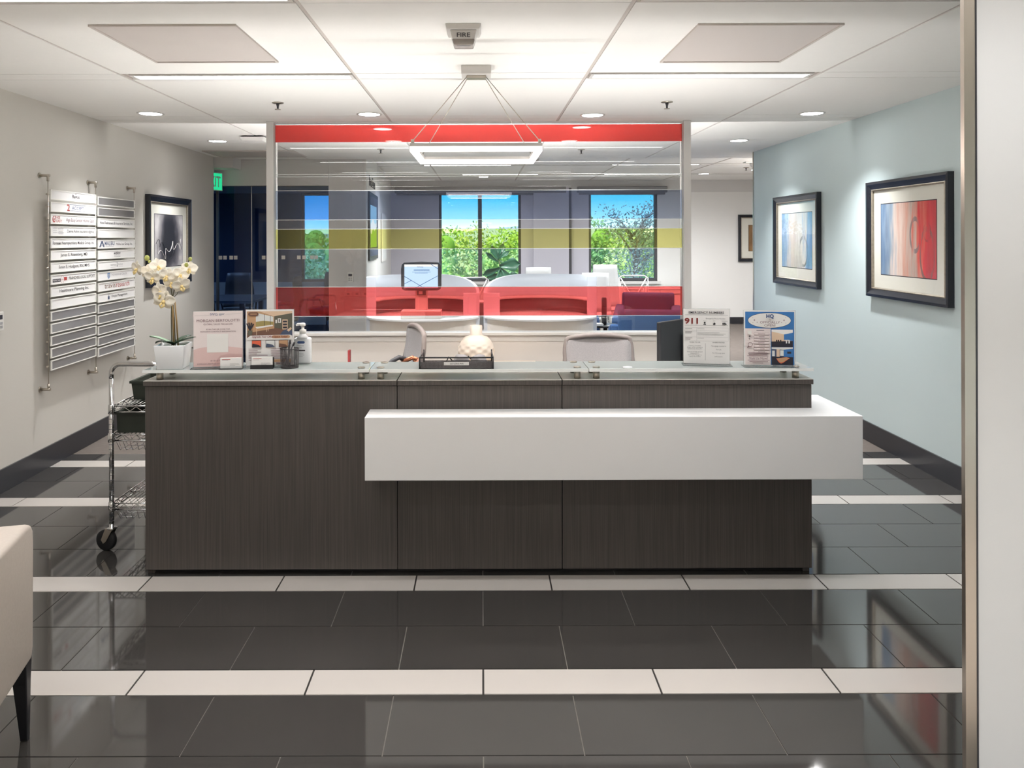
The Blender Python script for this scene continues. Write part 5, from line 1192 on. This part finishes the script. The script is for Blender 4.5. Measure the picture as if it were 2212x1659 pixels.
# work pods
def pod(label, cx, mir):
    cy = 7.94; t = thing('work_pod', label, 'work booth', (cx, cy, 0), 0, 'round white work pods beyond the glass')
    rx, rf, rb = .59, .45, .56
    def top(a):   # a: 0 right end .. pi left end, over the back
        u = a/PI; u = u if mir > 0 else 1-u
        return 1.152-.172*max(0, (u-.55)/.45)**2.0
    b = MB()
    def wall(u, v, off):
        a = PI*u; return Vector(((rx-off)*math.cos(a), (rb-off)*math.sin(a), .5*0+.44+(top(a)-.44)*v))
    n = 36
    ro = [[b.bm.verts.new(wall(i/n, j/6, 0)) for j in range(7)] for i in range(n+1)]; ri = [[b.bm.verts.new(wall(i/n, j/6, .03)) for j in range(7)] for i in range(n+1)]
    for i in range(n):
        for j in range(6): b._f([ro[i][j], ro[i+1][j], ro[i+1][j+1], ro[i][j+1]], True); b._f([ri[i][j], ri[i][j+1], ri[i+1][j+1], ri[i+1][j]], True)
        b._f([ro[i][6], ro[i+1][6], ri[i+1][6], ri[i][6]]); b._f([ro[i][0], ri[i][0], ri[i+1][0], ro[i+1][0]])
    for i in (0, n):
        for j in range(6): b._f([ro[i][j], ro[i][j+1], ri[i][j+1], ri[i][j]])
    b.build('privacy_shell', M['frost_solid'], t)
    # front end returns: wide on the inner side, narrow on the outer
    for sx, wd in ((1, .10 if mir > 0 else .17), (-1, .17 if mir > 0 else .10)):
        a = 0 if sx > 0 else PI
        MB().box(min(sx*rx, sx*(rx-wd)), max(sx*rx, sx*(rx-wd)), -.03, .0, .44, top(a)-.002).build('end_panel', M['frost_solid'], t, bevel=.004)
    b = MB()
    b.grid(lambda u, v: Vector(((rx-.045)*math.cos(PI*(.02+.96*u)), (rb-.05)*math.sin(PI*(.02+.96*u)), .75+.13*v)), 30, 2).build('felt_lining', M['felt'], t, solid=.012)
    MB().grid(lambda u, v: Vector(((rx-.036-.09*(1-v))*math.cos(PI*u), (rb-.036-.09*(1-v))*math.sin(PI*u), .90+.01*v)), 30, 1).build('inner_shelf', M['white_m'], t, solid=.02)
    pts = [((rx+.0)*math.cos(2*PI*k/56), (rb if math.sin(2*PI*k/56) > 0 else rf)*math.sin(2*PI*k/56)) for k in range(56)]
    MB().prism([(x_*1.0, y_*.94 if y_ > 0 else y_) for x_, y_ in pts], .722, .745).build('desk_top', M['white'], t, bevel=.004)
    MB().prism([(x_*.97, y_*.96) for x_, y_ in pts], .0, .4395).prism([(x_*.94, y_*.93) for x_, y_ in pts], .441, .7215).build('pedestal', M['cream'], t)
M['frost_solid'] = mat('white_acrylic_screen', rgb(228, 236, 248), .35, var=.01)
pod('white half-round work pod right of centre beyond the glass', .605, 1); pod('white half-round work pod with a screen kiosk, left of centre', -.617, -1)
# kiosk
t = thing('kiosk', 'black-framed touch screen on a white stand in the left pod', 'kiosk', (-.61, 7.66, .745))
MB().box(-.20, .20, -.12, .12, 0, .085).build('base', M['white_m'], t, bevel=.008)
MB().box(-.062, .062, -.03, .03, .085, .30).build('neck', M['white_m'], t, bevel=.006)
MB().box(-.045, .045, -.036, -.03, .235, .29).build('neck_cover', M['black'], t)
MB().box(-.024, .012, -.038, -.036, .245, .275).build('camera_window', M['paper'], t)
sc = MB().prism([(x_*.202, z_) for x_, z_ in ((-.95, .295), (-.80, .283), (.80, .283), (.95, .295), (1, .33), (1, .50), (.96, .545), (.85, .565), (0, .572), (-.85, .565), (-.96, .545), (-1, .50), (-1, .33))], -.05, -.005, 'y').build('bezel', M['black_frame'], t, bevel=.006, seg=2, smooth=False)
f = Flat(-.0505)
M['kiosk'] = emit('kiosk_display', (.55, .72, .95, 1), .95); KL = mat('kiosk_line', rgb(70, 110, 160), .5, var=0)
f.rect(-.168, .308, .168, .545, M['kiosk']); f.rect(-.168, .522, .168, .545, M['white_pr'])
for a, b in (((-.168, .425), (.03, .308)), ((-.06, .308), (.168, .43)), ((-.168, .35), (-.10, .385)), ((.10, .545), (.168, .50))): f.line(a, b, .006, KL)
bars(f, [(-.075, .085, .483)], KL, .010); bars(f, [(-.09, .095, .467), (-.065, .065, .456)], KL, .004); f.build('display', t)
text('IWG', .022, M['ink_b'], t, (-.01, -.053, .512), fit=.06)
# fig plant
t = thing('fiddle_leaf_fig', 'fiddle-leaf fig silhouetted in front of the double window', 'plant', (.30, 11.6, 0))
MB().lathe([(.14, 0), (.18, .34), (.165, .34), (.16, .30), (0, .30)], 24).build('pot', M['white_m'], t); MB().tube([(0, 0, .28), (.03, 0, .8), (-.02, 0, 1.1), (-.05, 0, 1.25)], [.016, .014, .010, .006], 8).build('stem', M['stem'], t)
def figleaf(base, d, L_, wd, roll=0.0):
    d = Vector(d).normalized(); s_ = d.cross(Vector((0, -1, 0)));
    if s_.length < .05: s_ = Vector((1, 0, 0))
    s_.normalize(); nn = s_.cross(d).normalized(); s_ = s_*math.cos(roll)+nn*math.sin(roll); nn = s_.cross(d).normalized()
    base = Vector(base)
    def fn(u, v):
        q = (u-.5)*2; w0 = wd*(.08+.55*math.sin(PI*min(1, v*.95))**.8+.45*math.exp(-((v-.72)/.2)**2)); w0 *= (1-v**9)
        return base+d*(v*L_)+s_*(q*w0*.5)+nn*(.10*L_*abs(q)**2-.12*L_*v*v)
    return MB().grid(fn, 4, 9).build('leaf', M['fig'], t, solid=.003)
for b_, d, L_, wd, ro in (((-.05, 0, 1.22), (-.45, -.2, .9), .24, .11, .2), ((-.05, 0, 1.24), (.35, .2, .95), .25, .12, -.2), ((-.05, 0, 1.22), (.75, -.2, .6), .22, .09, .5), ((-.05, 0, 1.2), (-.85, 0, .55), .23, .09, .6), ((-.03, 0, 1.12), (.8, -.3, .1), .33, .22, .1), ((-.02, 0, 1.10), (-.8, -.2, -.35), .30, .13, .3),
                          ((-.01, 0, 1.06), (-.1, -.4, -.9), .36, .22, 0), ((-.02, 0, 1.08), (.55, -.3, -.6), .26, .12, .4), ((0, 0, 1.0), (-.7, .3, -.2), .26, .14, .1), ((.02, 0, .9), (.6, .2, .2), .28, .16, .2), ((-.05, 0, 1.22), (.1, .1, 1), .2, .10, .4)): figleaf(b_, d, L_, wd, ro)
# armchairs
def lounge_chair(label, loc, rz):
    t = thing('lounge_armchair', label, 'armchair', loc, rz, 'blue lounge armchairs beyond the glass'); B_ = M['blue_fab']
    MB().prism([(-.30, .12), (.36, .12), (.36, .34), (-.30, .30)], -.30, .30, 'x').build('seat_base', B_, t, bevel=.02)
    MB().prism([(-.42, .30), (.22, .32), (.24, .44), (.2, .46), (-.40, .48), (-.44, .44)], -.30, .30, 'x').build('seat_cushion', B_, t, bevel=.03, seg=3, smooth=True)
    MB().prism([(.20, .12), (.40, .12), (.46, .78), (.42, .82), (.34, .82), (.30, .78)], -.34, .34, 'x').build('backrest', B_, t, bevel=.03, seg=3, smooth=True)
    for s_ in (-1, 1): MB().prism([(-.42, .12), (.36, .12), (.38, .66), (.30, .66), (-.38, .56), (-.44, .50)], min(s_*.30, s_*.42), max(s_*.30, s_*.42), 'x').build('arm', B_, t, bevel=.025, seg=3, smooth=True)
    for sx in (-1, 1):
        for sy in (-.34, .30): MB().tube([(sx*.34, sy, .12), (sx*.36, sy*1.03, 0)], [.02, .012], 8).build('leg', M['chrome'], t)
lounge_chair('blue lounge armchair facing the glass, right', (2.12, 9.75, 0), math.radians(-14)); lounge_chair('blue lounge armchair half hidden behind the right pod', (1.02, 10.0, 0), math.radians(8))
lounge_chair('blue lounge armchair low in front, right behind the partition', (1.78, 8.1, 0), math.radians(172))
t = thing('round_table', 'small round black side table between the blue armchairs', 'table', (1.46, 9.0, 0)); MB().lathe([(.0, .50), (.18, .50), (.185, .51), (.18, .52), (0, .52)], 32).build('tabletop', M['black'], t); MB().cyl((0, 0, .02), 'z', .025, .48, 14).build('stem', M['chrome'], t); MB().lathe([(.15, 0), (.15, .008), (.03, .02), (0, .02)], 28).build('foot', M['chrome'], t)
t = thing('black_vase', 'slim black cylinder vase on the round side table', 'vase', (1.45, 9.02, .52)); MB().lathe([(.0, 0), (.028, 0), (.03, .02), (.03, .30), (.026, .32), (.022, .32), (.022, .04), (0, .04)], 20).build('body', M['black'], t); MB().lathe([(.0305, .10), (.031, .105), (.031, .2), (.0305, .205)], 20).build('band', M['dark_grey'], t)
t = thing('papers', 'small stack of white papers on the round side table', 'papers', (1.37, 8.95, .52)); MB().box(-.05, .05, -.07, .07, 0, .02).build('sheets', M['paper'], t); MB().box(-.048, .048, -.068, .068, .02, .0215).build('top_sheet', M['white_pr'], t)
# white chairs
def shell_chair(label, loc, rz, h=1.12):
    t = thing('white_chair', label, 'chair', loc, rz, 'white high-back chairs by the windows')
    b = MB(); b.grid(lambda u, v: Vector(((u-.5)*(.46-.08*v), .20+.08*v-.10*(2*u-1)**2*.6, .46+v*(h-.46))), 8, 8).build('backrest', M['wall_p'], t, solid=.025)
    b = MB(); b.grid(lambda u, v: Vector(((u-.5)*.46, -.24+.46*v, .44+.02*(2*u-1)**2)), 8, 6).build('seat', M['wall_p'], t, solid=.03)
    for sx in (-1, 1):
        for sy in (-.2, .18): MB().tube([(sx*.18, sy, .43), (sx*.22, sy*1.15, 0)], .012, 8).build('leg', M['chrome'], t)
shell_chair('white high-back chair behind the right pod', (.88, 11.6, 0), 0, 1.09); shell_chair('white high-back chair before the right-hand window, taller', (1.98, 11.85, 0), .1, 1.12); shell_chair('white high-back chair before the right-hand window, nearer', (1.64, 11.0, 0), -.15, 1.03)
def wire_chair(label, loc, rz):
    t = thing('wire_chair', label, 'chair', loc, rz, 'white wire chairs')
    b = MB(); b.tube([(-.20, -.02, .44), (-.19, .10, .62), (-.20, .16, .98), (-.15, .17, 1.01), (.15, .17, 1.01), (.20, .16, .98), (.19, .10, .62), (.20, -.02, .44)], .010, 8); b.tube([(-.18, .16, .98), (-.03, .12, .72), (0, .11, .68), (.03, .12, .72), (.18, .16, .98)], .009, 8)
    b.build('back_frame', M['white_m'], t); b = MB()
    for s_ in (-1, 1):
        for k in range(7): b.tube([(s_*(.05+.022*k), .10+.002*k, .50), (s_*(.05+.022*k), .13, .70+.035*k)], .004, 5)
        for z_ in (.52, .58, .64): b.tube([(s_*.04, .11, z_), (s_*.19, .11, z_)], .004, 5)
    b.build('back_wires', M['white_m'], t); b = MB(); b.tube([(-.22, .10, .45), (-.22, -.28, .46), (.22, -.28, .46), (.22, .10, .45)], .010, 8, True)
    for k in range(1, 12): b.tube([(-.22+.44*k/12, .10, .45), (-.22+.44*k/12, -.28, .46)], .004, 5)
    for k in range(1, 8): b.tube([(-.22, .10-.38*k/8, .452), (.22, .10-.38*k/8, .452)], .004, 5)
    b.build('seat_wires', M['white_m'], t)
    for s_ in (-1, 1): MB().tube([(s_*.2, .12, 0), (s_*.18, .02, .45), (s_*.18, -.2, .45), (s_*.2, -.28, 0)], .009, 8).build('leg', M['white_m'], t)
wire_chair('white wire chair to the left of the blue armchair', (2.13, 10.6, 0), -.1); wire_chair('white wire chair seen through the gap between the two pods', (-.06, 10.2, 0), .3)
# printer on a cabinet, low cabinets
t = thing('printer', 'grey office printer on a cabinet beyond the round table', 'printer', (2.08, 12.62, .52), 0); MB().box(-.22, .22, -.2, .2, 0, .22).build('body', M['white_m'], t, bevel=.012); MB().box(-.2, .2, -.18, .18, .225, .26).build('scanner_lid', M['alu'], t, bevel=.006); MB().box(-.15, .15, -.21, -.2, .03, .09).build('paper_drawer', M['ink_lg'], t); MB().box(.06, .18, -.208, -.2, .14, .19).build('control_panel', M['dark_grey'], t); MB().box(-.15, .02, -.205, -.2, .12, .15).build('output_slot', M['dark_grey'], t)
t = thing('cabinet', 'low grey cabinet carrying the printer', 'cabinet', (2.08, 12.62, 0)); MB().box(-.28, .28, -.24, .24, .02, .52).build('carcass', M['wall_far'], t); 
for s_ in (-1, 1):
    d = MB().box(min(s_*.004, s_*.276), max(s_*.004, s_*.276), -.258, -.242, .04, .50).build('door', M['wall_far'], t, bevel=.002); MB().box(s_*.03-.006, s_*.03+.006, -.268, -.258, .34, .44).build('handle', M['nickel'], d)
t = thing('credenza', 'long low white credenza along the right-hand window wall', 'cabinet', (2.95, 13.2, 0)); MB().box(-.95, .60, -.24, .26, .05, .66).build('carcass', M['white_m'], t); MB().box(-.97, .62, -.26, .27, .66, .69).build('top', M['white'], t, bevel=.003); MB().box(-.93, .58, -.2, .2, 0, .05).build('plinth', M['dark_grey'], t)
for k in range(3): d = MB().box(-.945+.515*k, -.435+.515*k, -.258, -.241, .06, .65).build('door', M['white_m'], t, bevel=.002); MB().box(-.70+.515*k, -.62+.515*k, -.266, -.258, .58, .592).build('handle', M['nickel'], d)
t = thing('storage_unit', 'small white shelf unit in the gap between the pods', 'shelf', (-.06, 9.3, 0)); b = MB()
for x_ in (-.16, .145): b.box(x_, x_+.015, -.15, .15, 0, .78)
b.build('side_panel', M['white_m'], t)
for z_ in (.05, .24, .43, .60, .765): MB().box(-.145, .145, -.15, .15, z_, z_+.015).build('shelf', M['white_m'], t)
MB().box(-.145, .145, .14, .15, .05, .78).build('back_panel', M['white_m'], t)
# meeting room furniture
t = thing('meeting_table', 'dark meeting table with a pale edge behind the smoked glass', 'table', (-3.85, 10.4, 0)); MB().box(-.86, .86, -.55, .55, .715, .745).build('tabletop', M['dark_grey'], t); b = MB()
for q in ((-.865, .865, -.556, -.551), (-.865, .865, .551, .556), (-.865, -.8605, -.55, .55), (.8605, .865, -.55, .55)): b.box(*q, .712, .746)
b.build('edge_band', M['alu'], t)
for sx in (-.7, .7):
    for sy in (-.42, .42): MB().box(sx-.03, sx+.03, sy-.03, sy+.03, 0, .715).build('leg', M['chrome'], t)
def dark_chair(label, loc, rz):
    t = thing('meeting_chair', label, 'chair', loc, rz, 'dark meeting chairs behind the smoked glass')
    MB().box(-.23, .23, -.24, .22, .44, .51).build('seat', M['black'], t, bevel=.025, seg=3, smooth=True)
    MB().grid(lambda u, v: Vector(((u-.5)*(.44-.10*v*v), .20+.10*v+.04*math.sin(5*v)-.10*(2*u-1)**2, .54+.50*v)), 8, 10).build('backrest', M['dark_grey'], t, solid=.02)
    for s_ in (-1, 1): MB().tube([(s_*.24, .18, .46), (s_*.27, .12, .66), (s_*.27, -.14, .66), (s_*.25, -.18, .48)], .012, 8).build('armrest', M['chrome'], t)
    MB().cyl((0, 0, .1), 'z', .025, .34, 12).build('column', M['chrome'], t)
    for k in range(5):
        a = 2*PI*k/5; lg = MB().tube([(0, 0, .11), (.28*math.cos(a), .28*math.sin(a), .06)], [.022, .014], 8).build('leg', M['chrome'], t); MB().cyl((.28*math.cos(a)-.015, .28*math.sin(a), .025), 'x', .024, .03, 10).build('caster', M['rubber'], lg)
dark_chair('dark high-back meeting chair behind the table, left in the glass room', (-3.62, 11.15, 0), 0); dark_chair('dark meeting chair right before the narrow window', (-2.30, 11.3, 0), -.5); dark_chair('dark meeting chair at the right table end in the glass room', (-2.72, 10.35, 0), -1.4)

# unseen torchiere added beyond the corridor corner to brighten the lounge ceiling
t = thing('floor_lamp', 'tall white uplight floor lamp round the corridor corner', 'lamp', (4.75, 9.6, 0))
MB().lathe([(.15, 0), (.15, .02), (.02, .03), (0, .03)], 28).build('base', M['white_m'], t); MB().cyl((0, 0, .03), 'z', .014, 1.66, 12).build('pole', M['white_m'], t)
MB().lathe([(.02, 1.68), (.10, 1.72), (.17, 1.80), (.165, 1.80), (.095, 1.727), (0, 1.70)], 28, cap=False).build('bowl', M['white_m'], t); MB().lathe([(.09, 1.745), (.09, 1.75), (0, 1.75)], 24).build('diffuser', M['led'], t)
area('floor_lamp_light', 4.75, 9.6, 1.76, .16, .16, 45.0, 170, (1, .94, .88), (PI, 0, 0))
linear('linear ceiling light in the dark meeting room', -3.9, 10.6, CEIL2)
